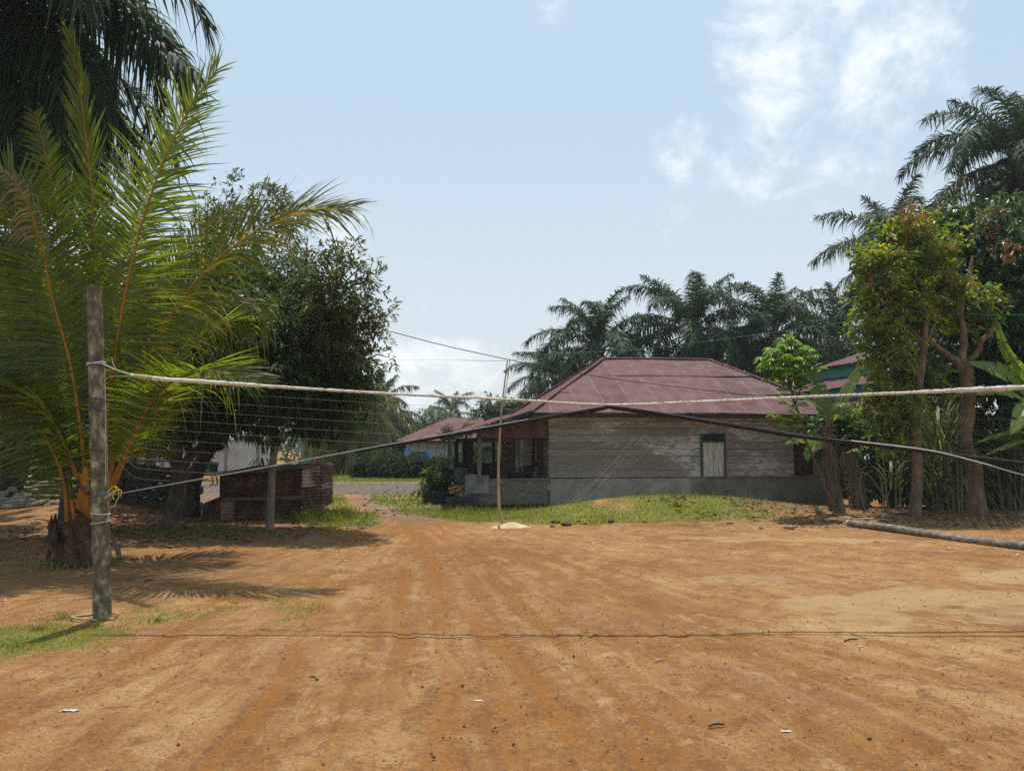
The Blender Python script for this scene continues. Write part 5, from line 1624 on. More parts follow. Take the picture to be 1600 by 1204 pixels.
for k in range(34):
    a = RNG.random() * 6.28; i = RNG.integers(2, 10)
    q = spline(pp, 10)[i] + np.array([math.cos(a), math.sin(a), 0]) * .14
    mb.tube([q, q + np.array([math.cos(a) * .06, math.sin(a) * .06, -.15]), q + np.array([math.cos(a) * .05, math.sin(a) * .05, -.4])], [.03, .022, .008], 4)
mb.build('stem', M['banana_dead'], st)
banana_leaf(st, [P(*q) for q in [(1328, 708, b[1]), (1334, 702, b[1] - .2), (1342, 706, b[1] - .3), (1346, 716, b[1] - .3)]], b, .09, 'banana_leaf', 2, (0, -.6, .8))
b = P(1640, 800, 18.2); b[2] = 0
Yb = 18.2
bb = thing('banana_plant', 'big banana plant at the right edge with broad pale leaves reaching left', 'plant', b)
mb = MB(); mb.tube([(0, 0, -.1), (-.05, 0, 1.2), (-.1, 0, 2.4)], [.16, .12, .08], 10); mb.build('stem', M['stem_green'], bb)
for pts, w, h in [([(1632, 640, Yb), (1606, 612, Yb), (1565, 580, Yb - .2), (1512, 566, Yb - .3)], .3, (0.1, -.75, .65)),
                  ([(1632, 640, Yb), (1605, 590, Yb), (1572, 545, Yb), (1556, 498, Yb)], .16, (-.9, -.4, .2)),
                  ([(1636, 660, Yb), (1600, 625, Yb - .3), (1570, 612, Yb - .5), (1520, 616, Yb - .6)], .2, (0, -.55, .8)),
                  ([(1636, 700, Yb), (1600, 676, Yb - .3), (1565, 678, Yb - .5), (1524, 692, Yb - .6)], .11, (0, -.5, .85)),
                  ([(1636, 720, Yb), (1605, 690, Yb - .6), (1575, 696, Yb - .8), (1537, 712, Yb - .9)], .09, (0, -.5, .85)),
                  ([(1636, 660, Yb), (1615, 630, Yb - .5), (1600, 640, Yb - .8), (1580, 680, Yb - 1)], .22, (-.4, -.7, .5)),
                  ([(1640, 640, Yb), (1650, 560, Yb), (1680, 500, Yb), (1720, 480, Yb)], .3, (0, -.7, .7))]:
    banana_leaf(bb, [P(*q) for q in pts], b, w, 'banana_leaf', 9, h)

# ------------------------------------------------------------------ sugarcane and coarse strap leaves
def cane(label, px, py, Yd, n, hh, spread, group=None, name='sugarcane', mat='cane_leaf', stalks=9):
    b = P(px, py, Yd); b[2] = float(ground_h(b[0], b[1]))
    root = thing(name, label, 'plant', b, 0, group)
    s, lf = MB(), MB()
    for k in range(stalks):
        a = RNG.random() * 6.28; r = spread * .35 * RNG.random()
        s.tube([(math.cos(a) * r, math.sin(a) * r, -.05), (math.cos(a) * r * 1.4, math.sin(a) * r * 1.3, hh * .35), (math.cos(a) * r * 2, math.sin(a) * r * 2, hh * .7)], [.02, .018, .012], 6)
    K = 7
    for k in range(n):
        a = RNG.random() * 6.28; r = spread * .4 * RNG.random() ** .5
        z0 = hh * RNG.uniform(.05, .75)
        L = hh * RNG.uniform(.4, .75)
        e = math.radians(RNG.uniform(45, 82))
        q = np.array([math.cos(a) * r, math.sin(a) * r, z0])
        w = RNG.uniform(.018, .034)
        bend = RNG.uniform(100, 190)
        V = []
        side = np.array([-math.sin(a), math.cos(a), 0])
        for i in range(K + 1):
            f = i / K
            ww = w * np.interp(f, [0, .2, .6, 1], [.6, 1, .8, .03])
            V += [q - side * ww, q + side * ww]
            ee = e - math.radians(bend) * f ** 1.4
            q = q + np.array([math.cos(a) * math.cos(ee), math.sin(a) * math.cos(ee), math.sin(ee)]) * L / K
        lf.add(V, [[2 * i, 2 * i + 1, 2 * i + 3, 2 * i + 2] for i in range(K)])
    s.build('stem', M['stem_green'], root)
    lf.build('foliage', M[mat], root)
    return root


cane('tall sugarcane clump with arching strap leaves between the slim and the forked trunk', 1473, 790, 18.9, 170, 2.7, 1.0)
cane('smaller sugarcane tuft in front of the forked trunk', 1498, 796, 18.5, 70, 1.8, .6)
cane('yellowish strap leaved tuft left of the slim tree trunk', 1395, 800, 18.6, 34, 2.1, .5, stalks=4)
cane('sparse cane tuft at the right edge under the banana leaves', 1580, 790, 19.5, 60, 2.2, 1.1)

# ------------------------------------------------------------------ volleyball post and net
pbase = GP(160, 968)
YP = float(pbase[1])
post = thing('volleyball_post', 'lichen spotted palm trunk post holding the left end of the volleyball net', 'post', pbase)
pts = spline([P(160, 985, YP) - pbase, P(158, 850, YP) - pbase, P(153, 650, YP) - pbase, P(147, 447, YP) - pbase], 40)
mb = MB()
rr = np.interp(np.linspace(0, 1, 40), [0, .5, 1], [.083, .079, .067]) * (1 + .025 * RNG.normal(size=40))
mb.tube(pts, rr, 20)
mb.build('pole', M['post_bark'], post)


def ring(mb, py, r, th, tilt=.0):
    c = pts[np.argmin(np.abs(pts[:, 2] - (P(153, py, YP) - pbase)[2]))]
    a = np.linspace(0, 6.2832, 22)
    mb.tube(c + np.stack([np.cos(a) * r, np.sin(a) * r, tilt * np.cos(a)], 1), th, 6, False)


for py, mt in ((566, 'rope_white'), (628, 'rope_blue'), (773, 'rope_blue'), (807, 'rope_white')):
    mb = MB(); ring(mb, py, .084, .006, RNG.normal(0, .015)); ring(mb, py + 2, .085, .005, RNG.normal(0, .02))
    mb.build('rope_lashing', M[mt], post)
mb = MB(); mb.tube([P(164, 575, YP - .07) - pbase, P(165, 650, YP - .08) - pbase, P(165, 760, YP - .09) - pbase], .003, 5, False)
mb.build('hanging_cord', M['rope_yellow'], post)
c = GP(148, 966)
a = np.linspace(.3, 6.0, 40)
hp = np.stack([c[0] + .21 * np.cos(a), c[1] + .155 * np.sin(a) + .0 * a, ground_h(c[0] + .21 * np.cos(a), c[1] + .155 * np.sin(a)) + .022 + .01 * np.sin(2 * a)], 1)
mb = MB(); mb.tube(hp - c, .011, 8)
tag(mb.build('bent_hoop', M['bamboo'], None, c), 'bent cane hoop lying round the foot of the volleyball post', 'hoop')

XR = P(1735, 600, YP)                    # the right post stands outside the frame
rb_ = np.array([XR[0], XR[1], float(ground_h(XR[0], XR[1]))])
rp = thing('volleyball_post', 'matching trunk post for the right end of the net, just outside the frame', 'post', rb_)
mb = MB(); mb.tube(spline([(0, 0, -.1), (.02, 0, 1.0), (0, 0, 2.0), (-.03, 0, 2.9)], 30), np.linspace(.085, .068, 30) * (1 + .025 * RNG.normal(size=30)), 16)
mb.build('pole', M['post_bark'], rp)
TAPE = [(160, 568), (188, 580), (230, 590), (330, 597), (480, 607), (650, 617), (800, 624), (950, 632), (1100, 627), (1250, 620), (1400, 614), (1600, 605), (1735, 598)]
CORD = [(165, 775), (230, 763), (420, 729), (560, 703), (700, 678), (830, 655), (935, 637), (950, 633), (968, 636), (1020, 643), (1100, 656), (1240, 678), (1400, 698), (1600, 722), (1735, 742)]
tape = spline([P(x, y, YP - .04) for x, y in TAPE], 260)
cord = spline([P(x, y, YP - .05 + (.02 if x > 300 else 0)) for x, y in CORD], 260)
net = thing('volleyball_net', 'sagging volleyball net with its bottom cord tied up to the middle of the white tape', 'net', tape[130])
o0 = tape[130]
sx = np.linspace(0, 1, 260)
mb = MB()
mb.tube(tape[8:] - o0, np.interp(sx[8:], [.03, .05, .1, .2, .45, .7, .8, .86, 1], [.016, .022, .021, .013, .011, .012, .014, .024, .026]) * (1 + .12 * RNG.normal(size=252)), 8)
mb.build('top_tape', M['tape_white'], net)
mb = MB()
mb.tube(tape[:9] - o0, .006, 6); mb.tube([tape[9] - o0, P(172, 588, YP - .06) - o0, P(163, 594, YP - .06) - o0], .003, 5)
mb.tube([tape[4] - o0, P(176, 566, YP - .05) - o0, P(174, 558, YP - .05) - o0], .003, 4)
mb.build('tie_rope', M['rope_white'], net)
mb = MB(); mb.tube(tape[9:15] - o0, [.018, .024, .026, .026, .026, .023], 8); mb.build('yellow_wrap', M['dull_yellow'], net)
mb = MB()
ii = np.linspace(30, 245, 1500)            # one lacing cord wound along the tape
tq = np.stack([np.interp(ii, np.arange(260), tape[:, k]) for k in range(3)], 1) - o0
ph = np.cumsum(.10 + .55 * (vnoise(ii * .35, ii * 0, 9) > .62))
rl = np.interp(ii, [30, 60, 120, 190, 215, 245], [.0235, .016, .0135, .015, .024, .0285])
mb.tube(tq + np.stack([0 * ph, rl * np.cos(ph), rl * np.sin(ph)], 1), .0026, 4, False)
mb.build('lacing', M['rope_tan'], net)
mb = MB()
i = int(np.argmin(np.abs(tape[:, 0] / tape[:, 1] * F + CX - 1104)))
mb.tube([tape[i] - o0, tape[i] - o0 + [-.003, -.01, -.04], tape[i] - o0 + [-.012, -.01, -.075]], [.008, .006, .003], 5)
mb.build('hanging_twine', M['rope_tan'], net)
mb = MB()
mb.tube(cord[:110] - o0, np.interp(np.arange(110), [0, 12, 60, 109], [.003, .006, .009, .013]), 6)
mb.build('bottom_cord', M['string_grey'], net)
mb = MB()
for k in range(7):
    w = np.array([0, .012 * math.cos(k * .9), .012 * math.sin(k * .9)])
    q = cord[64:] - o0 + w * (1 + .3 * np.sin(np.arange(196)[:, None] * .13 + k)) - np.array([0, 0, .01])
    mb.tube(q, np.interp(np.arange(196), [0, 30, 60, 110, 195], [.003, .006, .009, .010, .006]), 4, False)
mb.build('gathered_mesh', M['string_black'], net)
q = spline([P(x, y, YP - .06) for x, y in [(1330, 688), (1450, 703), (1530, 722), (1600, 742), (1735, 775)]], 40) - o0
mb = MB(); mb.tube(q, .006, 5); mb.build('loose_cord', M['rope_white'], net)
mb = MB()
mb.tube(spline([P(x, y, YP - .1) for x, y in [(1400, 700), (1500, 750), (1580, 800), (1700, 860)]], 30) - o0, .0006, 3, False)
mb.build('loose_strand', M['mesh_grey'], net)
# mesh between tape and cord: rows parallel to the tape, gathered into the cord towards the middle
mb = MB()
iL = np.arange(6, 128)
H = .098
depth = (tape - cord)[:, 2]
for k in range(1, 11):
    zd = np.minimum(H * k * np.interp(np.arange(260), [0, 10, 128], [.75, 1, 1]), depth - .004)
    ok = [i for i in iL if zd[i] < depth[i] - .01]
    if len(ok) < 6: continue
    q = tape[ok] - o0; q[:, 2] -= zd[ok]
    q[:, 1] += .02 * np.sin(np.array(ok) * .11 + k)
    mb.tube(q, .0009, 3, False, mi=1)
ox = np.cumsum(np.linalg.norm(np.diff(tape, axis=0), axis=1)); ox = np.concatenate([[0], ox])
for d in np.arange(.25, ox[128], .098):
    i = int(np.searchsorted(ox, d))
    n = 8
    zz = np.minimum(np.arange(n) * H * 1.0, depth[i])
    q = np.repeat((tape[i] - o0)[None], n, 0); q[:, 2] -= zz
    q[:, 0] += .012 * np.sin(np.arange(n) * 1.3 + i)
    keep = np.concatenate([[True], np.diff(zz) > 1e-3])
    if keep.sum() > 1: mb.tube(q[keep], .0004, 3, False)
iR = np.arange(140, 256)
for k in range(1, 7):
    zd = np.minimum(H * k, depth)
    ok = [i for i in iR if H * k < depth[i] - .01]
    if len(ok) < 6: continue
    q = tape[ok] - o0; q[:, 2] -= zd[ok]
    mb.tube(q, .0005, 3, False)
mb.build('mesh', [M['mesh_grey'], M['string_grey']], net)
# frayed yellow twine on the cord by the post
mb = MB()
for q in ([(163, 778), (175, 770), (184, 763)], [(184, 763), (186, 775), (181, 785), (179, 792)], [(184, 763), (190, 768), (188, 776)], [(184, 764), (176, 774), (178, 780)], [(184, 762), (178, 759), (184, 765)], [(168, 770), (173, 764), (176, 760)]):
    mb.tube(spline([P(x, y, YP - .08) for x, y in q], 8) - P(184, 763, YP - .08), .004, 5)
tag(mb.build('frayed_twine', M['rope_yellow'], None, P(184, 763, YP - .08)), 'frayed yellow twine hanging from the net cord beside the post', 'twine')

# ------------------------------------------------------------------ ball stop net behind the court
pb_ = GP(789, 822)
Yq = float(pb_[1])
bp = thing('bamboo_pole', 'thin bent bamboo pole standing in a small pile of sand before the house', 'pole', pb_)
mb = MB()
ppx = [(789, 824), (781, 800), (779, 770), (779, 720), (782, 660), (786, 620), (793, 563)]
mb.tube(spline([P(x, y, Yq) - pb_ for x, y in ppx], 40), np.linspace(.036, .012, 40), 8)
mb.build('pole', M['bamboo'], bp)
mb = MB(); mb.tube(spline([P(x, y, Yq) - pb_ for x, y in [(784, 640), (790, 612), (797, 562)]], 12), .008, 5); mb.build('split', M['bamboo'], bp)
# sand pile
mb = MB()
nr_, na_ = 14, 28
V = []
for i in range(nr_ + 1):
    r = i / nr_
    for j in range(na_):
        a = j / na_ * 6.2832
        rr = r * (1 + .25 * math.sin(2 * a + 1) + .12 * math.sin(5 * a))
        x, y = rr * .46, rr * .34
        x, y = x * math.cos(a), y * math.sin(a)
        z = .11 * math.exp(-4.2 * r * r) * (1 + .2 * math.sin(7 * x) * math.cos(9 * y)) - .012
        V.append((x, y, z + float(ground_h(pb_[0] + .1 + x, pb_[1] - .1 + y)) - float(ground_h(pb_[0] + .1, pb_[1] - .1))))
Fc = []
for i in range(nr_):
    for j in range(na_):
        Fc.append([i * na_ + j, (i + 1) * na_ + j, (i + 1) * na_ + (j + 1) % na_, i * na_ + (j + 1) % na_])
mb.add(V, Fc, True)
tag(mb.build('sand_pile', M['sand'], None, onground(pb_[0] + .1, pb_[1] - .1)), 'small pale pile of sand at the foot of the bent bamboo pole', 'sand pile')

gn = thing('barrier_net', 'fine wide net hung on a green rope between trees behind the court', 'net', pb_)
ROPE = [(585, 562, 18.6), (690, 562, 17.5), (793, 563, Yq), (860, 553, Yq + .3), (1000, 545, Yq + 1.0), (1150, 527, Yq + 1.8), (1300, 506, Yq + 2.4), (1440, 484, 18.0), (1500, 489, 18.0), (1560, 492, 18), (1660, 490, 18)]
rope = spline([P(*q) for q in ROPE], 160)
mb = MB()
mb.tube(rope[24:] - pb_, .0042, 4, False)
mb.build('top_rope', M['rope_green'], gn)
mb = MB(); mb.tube(rope[:26] - pb_, .0022, 3, False); mb.build('thin_line', M['string_grey'], gn)
# fallen diamond netting at the right, and bunched strands pulled down to the ground
mb = MB()


def netpoint(s, q):
    """s along, q down; the net hangs in front of the right part of the house"""
    top = P(1150 + 560 * s, 694 - 20 * s + 10 * math.sin(6 * s), 17.6 - .2 * s)
    bot = P(1150 + 560 * s, 792 + 20 * s, 17.3 - .6 * s)
    p = top * (1 - q) + bot * q
    p[1] += .06 * math.sin(9 * s + 3 * q)
    return p


NS, NQ = 92, 20
grid = np.array([[netpoint(i / NS, j / NQ) for j in range(NQ + 1)] for i in range(NS + 1)]) - pb_
for k in range(-NQ, NS):
    for sgn in (1, -1):
        ln = []
        for j in range(NQ + 1):
            i = k + j if sgn == 1 else k + NQ - j
            if 0 <= i <= NS: ln.append(grid[i, j])
        if len(ln) > 1: mb.tube(np.array(ln), .0009, 3, False)
mb.build('netting', M['mesh_grey'], gn)
mb = MB()
for k in range(11):
    t0 = P(960 + 7 * k + RNG.normal(0, 6), 700 - 3 * k + RNG.normal(0, 8), Yq + 1.2)
    b0 = P(846 + 5 * k + RNG.normal(0, 5), 822 - 1.2 * k, Yq + .15 + .05 * k); b0[2] = float(ground_h(b0[0], b0[1])) + .02
    mb.tube(spline([b0 - pb_, b0 * .5 + t0 * .5 + np.array([.05 * RNG.normal(), 0, -.04]) - pb_, t0 - pb_], 12), RNG.uniform(.0004, .0011), 3, False)
for k in range(9):
    t0 = P(1010 + 14 * k + RNG.normal(0, 6), 752 - 2 * k, Yq + 1.6)
    b0 = P(930 + 12 * k, 806 - 2 * k, Yq + .8)
    mb.tube(spline([b0 - pb_, b0 * .5 + t0 * .5 - pb_, t0 - pb_], 8), .0006, 3, False)
mb.build('strand', M['rope_tan'], gn)
mb = MB()
for k in range(14):
    t0 = P(1490 + 12 * k + RNG.normal(0, 4), 770 + RNG.normal(0, 6), 17.5)
    b0 = P(1530 + 12 * k, 862 - 2 * k + RNG.normal(0, 4), 14.2)
    b0[2] = max(b0[2], float(ground_h(b0[0], b0[1])) + .02)
    mb.tube(spline([b0 - pb_, b0 * .5 + t0 * .5 + np.array([0, 0, -.03]) - pb_, t0 - pb_], 8), .001, 3, False)
mb.build('strand', M['rope_tan'], gn)

# cables
mb = MB()
cc = spline([P(470, 488, 20), P(590, 513, 20.2), P(700, 541, 20.4), P(830, 569, 20.6), P(900, 583, 21.3), P(1000, 597, 21.8), P(1100, 609, 22.0), P(1180, 618, 22.2)], 80)
mb.tube(cc - cc[0], .011, 5, False)
tag(mb.build('power_cable', M['cable_black'], None, cc[0]), 'thin dark cable running from the left trees over the maroon roof', 'cable')

# grey pole behind the post
g = GP(163, 840)
mb = MB(); mb.tube([P(163, 845, g[1]) - g, P(167, 740, g[1]) - g, P(170, 660, g[1]) - g], .05, 8); mb.tube([P(170, 662, g[1]) - g, P(178, 635, g[1]) - g, P(190, 606, g[1]) - g], [.04, .035, .02], 8)
tag(mb.build('grey_pole', M['grey_pole'], None, g), 'grey pole with a leaning forked top right behind the volleyball post', 'pole')

# wooden pole in front of the shed
g = GP(421, 826)
pz = thing('wooden_pole', 'pale round wooden pole standing before the rusty shed', 'pole', g)
mb = MB()
q = spline([P(421, 832, g[1]) - g, P(424, 760, g[1]) - g, P(428, 700, g[1]) - g, P(432, 640, g[1]) - g], 16)
mb.tube(q, np.linspace(.085, .065, 16) * (1 + .03 * RNG.normal(size=16)), 12)
mb.build('pole', M['pale_pole'], pz)
mb = MB(); c = P(437, 680, g[1] - .05) - g; mb.box(c, (.05, .03, .14)); mb.build('tag', M['rope_yellow'], pz)

# ------------------------------------------------------------------ rusty shed
S0 = GP(345, 812)
ZS = float(S0[1])
shed = thing('rusty_shed', 'low shed of rusty corrugated sheets behind the round wooden pole', 'shed', S0)
def SP(px, py, dY=0.0): return P(px, py, ZS + dY) - S0
def sheet(name, p0, p1, p2, p3, mt, rows=26, wl=.0762, amp=.012, cols=26, parent=shed, jag=.0):
    """corrugated sheet p0 bottom left, p1 bottom right, p2 top right, p3 top left; ribs run left to right"""
    p0, p1, p2, p3 = (np.asarray(q, float) for q in (p0, p1, p2, p3))
    hgt = (np.linalg.norm(p3 - p0) + np.linalg.norm(p2 - p1)) / 2
    R = max(10, int(hgt / wl * 7))
    v = np.linspace(0, 1, R + 1)[:, None, None]
    u = np.linspace(0, 1, cols + 1)[None, :, None]
    ju = u + jag * (RNG.random((R + 1, cols + 1, 1)) - .5) * ((u > .97) | (u < .03))
    Q = (p0 * (1 - ju) + p1 * ju) * (1 - v) + (p3 * (1 - ju) + p2 * ju) * v
    n = np.cross(p1 - p0, p3 - p0); n /= np.linalg.norm(n)
    Q = Q + n * (amp * np.sin(v * hgt / wl * 6.283) + .02 * np.sin(u * 5 + hgt * 3) * np.sin(v * 3))
    mb = MB()
    i, j = np.meshgrid(np.arange(R), np.arange(cols), indexing='ij'); A = (i * (cols + 1) + j).ravel()
    mb.add(Q.reshape(-1, 3), np.stack([A, A + 1, A + cols + 2, A + cols + 1], 1), True)
    return mb.build(name, M[mt], parent)
dB = 1.7      # depth of the shed at its right flank
sheet('front_sheet', SP(345, 814), SP(366, 814), SP(366, 782), SP(345, 784), 'pale_sheet')
sheet('front_sheet', SP(366, 815, -.02), SP(468, 812, -.02), SP(468, 780, -.02), SP(366, 784, -.02), 'rusty_sheet')
sheet('front_sheet', SP(346, 786, .03), SP(425, 784, .03), SP(425, 736, .03), SP(346, 740, .03), 'rusty_sheet')
sheet('front_sheet', SP(422, 782, -.01), SP(470, 782, -.01), SP(470, 733, -.01), SP(422, 736, -.01), 'rusty_sheet')
mb = MB(); mb.beam(SP(346, 780, -.06), SP(470, 777, -.06), .03, .07); mb.build('rail', M['old_wood'], shed)
sheet('side_sheet', SP(470, 800), SP(502, 795, .9), SP(500, 728, .9), SP(471, 731), 'rusty_sheet', jag=.1)
sheet('side_sheet', SP(471, 762, -.03), SP(500, 758, .87), SP(500, 727, .87), SP(471, 730, -.03), 'pale_sheet', jag=.1)
sheet('side_sheet', SP(503, 793, .9), SP(519, 786, dB), SP(519, 724, dB), SP(501, 727, .9), 'rusty_sheet', jag=.12)
sheet('side_sheet', SP(502, 766, .86), SP(519, 760, dB - .04), SP(519, 752, dB - .04), SP(502, 757, .86), 'grey_sheet', jag=.1)
sheet('roof', SP(346, 738, -.1), SP(474, 731, -.1), P(519, 723, ZS + dB) - S0, P(395, 728, ZS + dB + .2) - S0, 'rusty_sheet', wl=.09)
mb = MB()
p = [SP(360, 738, -.12), SP(400, 737, -.14), SP(440, 734, -.14), SP(474, 730, -.13), P(495, 727, ZS + .7) - S0]
mb.tube(spline(p, 24), .018, 5); mb.build('edge_batten', M['old_wood'], shed)
sheet('lean_to_sheet', SP(316, 812, .1), SP(345, 814, .0), SP(345, 775, .1), SP(318, 786, .2), 'rusty_sheet')
sheet('back_sheet', SP(346, 800, dB + .2), P(519, 786, ZS + dB + .02) - S0, P(519, 726, ZS + dB + .02) - S0, SP(395, 732, dB + .2), 'rusty_sheet')
mb = MB()
for q in ((346, 745, .02), (468, 735, .02)): mb.beam(SP(q[0], 812, .06), SP(q[0], q[1] - 4, .06), .06, .06, (0, 1, 0))
mb.build('corner_post', M['dark_wood'], shed)
g = GP(500, 801); put_rock(rocks[1], g + [0, 0, .08], .2, 'pale boulder at the foot of the rusty shed flank', 'stone', None)
g = GP(491, 803); put_rock(rocks[3], g + [0, 0, .08], .2, 'mottled boulder against the paler rusty sheet', 'stone', None)

# ------------------------------------------------------------------ stacked blocks
g0, g1 = GP(166, 800), GP(276, 800)
W_ = (g1[0] - g0[0]) / 5
rowz = [0, .2, .4, .6, .8]
proto_b = None
for r in range(5):
    for k in range(6 if r < 4 else 5):
        if proto_b is None:
            mb = MB()
            w, d, h = W_ * .96, .3, .185
            mb.box((0, 0, h / 2), (w, d, h))
            for e in (-1, 1): mb.box((e * w * .25, 0, h + .004), (w * .3, .18, .008))
            proto_b = mb.build('concrete_block', M['block'])
            o = proto_b
        else:
            o = proto_b.copy(); COL.objects.link(o)
        x = g0[0] + W_ * (k + .5 - (.5 if r % 2 else 0)) + RNG.normal(0, .015)
        y = g0[1] + .2 + RNG.normal(0, .03)
        o.location = (x, y, float(ground_h(x, y)) + .195 * r)
        o.rotation_euler = (0, 0, RNG.normal(0, .03))
        tag(o, 'dark concrete block in the stack left of the leaning mango trunk', 'block', 'concrete blocks stacked under the mango tree')
mb = MB(); mb.slab([(0, 0, .05), (1.5, 0, .07), (1.5, .5, .1), (0, .5, .08)], .04)
tag(mb.build('plank', M['old_wood'], None, (g0[0] - .05, g0[1] - .05, float(ground_h(g0[0], g0[1])) + .975)), 'grey plank lying on top of the stacked dark blocks', 'plank')

# ------------------------------------------------------------------ things beyond the yard, left
def wallbox(name, mb_mat, parent, c, s):
    mb = MB(); mb.box(c, s); return mb.build(name, M[mb_mat], parent)
Yw = 42
a, b = P(180, 735, Yw), P(428, 735, Yw)
ww = thing('white_wall', 'long white plastered wall seen below the mango crown', 'wall', ((a[0] + b[0]) / 2, Yw, 0))
Lw = b[0] - a[0]
wallbox('panel', 'white_plaster', ww, (0, 0, .95), (Lw, .15, 1.7))
wallbox('coping', 'concrete', ww, (0, 0, 1.83), (Lw + .1, .22, .08))
wallbox('footing', 'dark_plaster', ww, (0, 0, .1), (Lw + .05, .2, .24))
for k in range(5): wallbox('pilaster', 'concrete', ww, (-Lw / 2 + Lw * (k + .5) / 5, -.09, .95), (.14, .06, 1.66))


def small_house(name, label, px0, px1, Yd, eave_py, ridge_py, roofmat, wallmat, depth=6, rz=0.0, over=.5, hip=1.6):
    a, b = P(px0, 700, Yd), P(px1, 700, Yd)
    h = thing(name, label, 'house', ((a[0] + b[0]) / 2, Yd, 0), rz)
    L = b[0] - a[0]
    ez = P(px0, eave_py, Yd)[2]; rzz = P(px0, ridge_py, Yd + depth / 2)[2]
    mb = MB()
    mb.box((0, .075, ez / 2), (L, .15, ez)); mb.box((0, depth - .075, ez / 2), (L, .15, ez))
    for s in (-1, 1): mb.box((s * (L / 2 - .075), depth / 2, ez / 2), (.15, depth - .3, ez))
    mb.build('wall', M[wallmat], h)
    mb = MB()
    x0, x1, y0, y1 = -L / 2 - over, L / 2 + over, -over, depth + over
    m = depth / 2
    rid = rzz - ez; run = m + over
    vf = np.array([0, run, rid]); vL = np.linalg.norm(vf)
    hx = run * hip / 1.6
    top = lambda u: vL * max(0, min(1, (u - x0) / hx, (x1 - u) / hx))
    corr(mb, (0, y0, ez), (1, 0, 0), vf / vL, x0, x1, lambda u: 0, top, courses=1, step=.045, wl=.18, amp=.018)
    vb = np.array([0, -run, rid])
    corr(mb, (0, y1, ez), (1, 0, 0), vb / vL, x0, x1, lambda u: 0, top, courses=1, step=.045, wl=.18, amp=.018)
    for e, s in ((x0, 1), (x1, -1)):
        ve = np.array([s * hx, 0, rid]); eL = np.linalg.norm(ve)
        corr(mb, (e, 0, ez), (0, 1, 0), ve / eL, y0, y1, lambda u: 0, lambda w: eL * max(0, min(1, (w - y0) / run, (y1 - w) / run)), courses=1, step=.045, wl=.18, amp=.018)
    mb.build('roof', M[roofmat], h)
    mb = MB(); mb.box((0, y0 + .04, ez - .06), (x1 - x0 - .02, .03, .1)); mb.build('fascia', M['dark_wood'], h)
    return h, L, ez


fh, L, ez = small_house('far_house', 'pale boarded house with maroon hip roof and blue tarpaulin beyond the hedge', 634, 850, 43, 688, 652, 'maroon_far', 'white_plaster', 6.5, hip=1.1)
for k in range(16): wallbox('batten', 'concrete', fh, (-L / 2 + L * (k + .5) / 16, -.012, ez / 2), (.03, .02, ez - .1))
wallbox('lower_band', 'dark_plaster', fh, (0, -.02, .45), (L, .03, .9))
for k, px in enumerate((737, 765)): wallbox('window', 'frame_green', fh, ((px - 742) / F * 43, -.03, ez * .55), (.8, .05, 1.0))
mb = MB()
q0, q1 = P(632, 701, 42.4), P(676, 703, 42.4)
n = 16
u = np.linspace(0, 1, n)
V = []
for f in range(5):
    for i in range(n):
        p = q0 * (1 - u[i]) + q1 * u[i]
        V.append(p + np.array([0, -.1 * math.sin(u[i] * 9) - .25 * f / 4, -(.06 + .32 * (.35 + .65 * math.sin(u[i] * 2.6 + .2) ** 2)) * f / 2.2 - .12 * math.sin(u[i] * 3.14)]))
mb.add(np.array(V) - q0, [[f * n + i, f * n + i + 1, (f + 1) * n + i + 1, (f + 1) * n + i] for f in range(4) for i in range(n - 1)], True)
tag(mb.build('tarpaulin', M['blue_tarp'], None, q0), 'sagging blue tarpaulin hung on the wall of the far house', 'tarpaulin')

h2b, L, ez = small_house('far_house', 'house with faded red roof mostly hidden behind the drooping coconut palm', 470, 575, 50, 682, 652, 'maroon_far', 'dark_plaster', 4, hip=.9)
wallbox('door', 'green_paint', h2b, (-L / 2 + .6, -.02, 1.0), (.8, .05, 1.9))
for px in (466, 472):
    g = G(px, 744)
    mb = MB(); mb.tube([(0, 0, -.1), (0, 0, 2.0), (0, 0, 4)], .035, 6)
    tag(mb.build('thin_pole', M['string_grey'], None, g), 'thin pale pole standing behind the rusty shed' + (', the left of two' if px == 466 else ', the right of two'), 'pole')
g = GP(596, 742); mb = MB(); mb.slab([(-.9, -.3, .1), (.9, -.3, .1), (.9, .4, .14), (-.9, .4, .14)], .08); mb.box((.4, .1, .2), (.5, .3, .14))
tag(mb.build('stone_slab', M['concrete'], None, g), 'pale slab lying on the far grass at the left end of the hedge', 'slab')

bh, L, ez = small_house('blue_house', 'low house with bright blue roof edge and pink wall behind the coconut stalks', 20, 190, 50, 684, 660, 'blue_paint', 'pink_plaster', 5, hip=1.2)
wallbox('roof_board', 'blue_paint', bh, (0, -.56, ez + .02), (L + .9, .05, .55))
for k, mt in enumerate(('metal_dark', 'litter_orange', 'metal_dark', 'litter_white', 'metal_dark')):
    wallbox('window', mt, bh, (-L / 2 + L * (k + .5) / 5, -.02, 1.15), (.45 if k % 2 else .62, .06, .9))
Yf_ = 46
fen = thing('picket_fence', 'low pale fence of upright slats before the blue and pink house', 'fence', P(95, 735, Yf_) * np.array([1, 1, 0]))
for k in range(30): wallbox('slat', ('white_plaster', 'concrete', 'pink_plaster')[k % 3], fen, (-2.6 + .19 * k, RNG.normal(0, .01), .42), (.08, .03, .8 + RNG.normal(0, .05)))
wallbox('rail', 'concrete', fen, (.2, .035, .6), (5.9, .03, .06)); wallbox('rail', 'concrete', fen, (.2, .035, .25), (5.9, .03, .06))
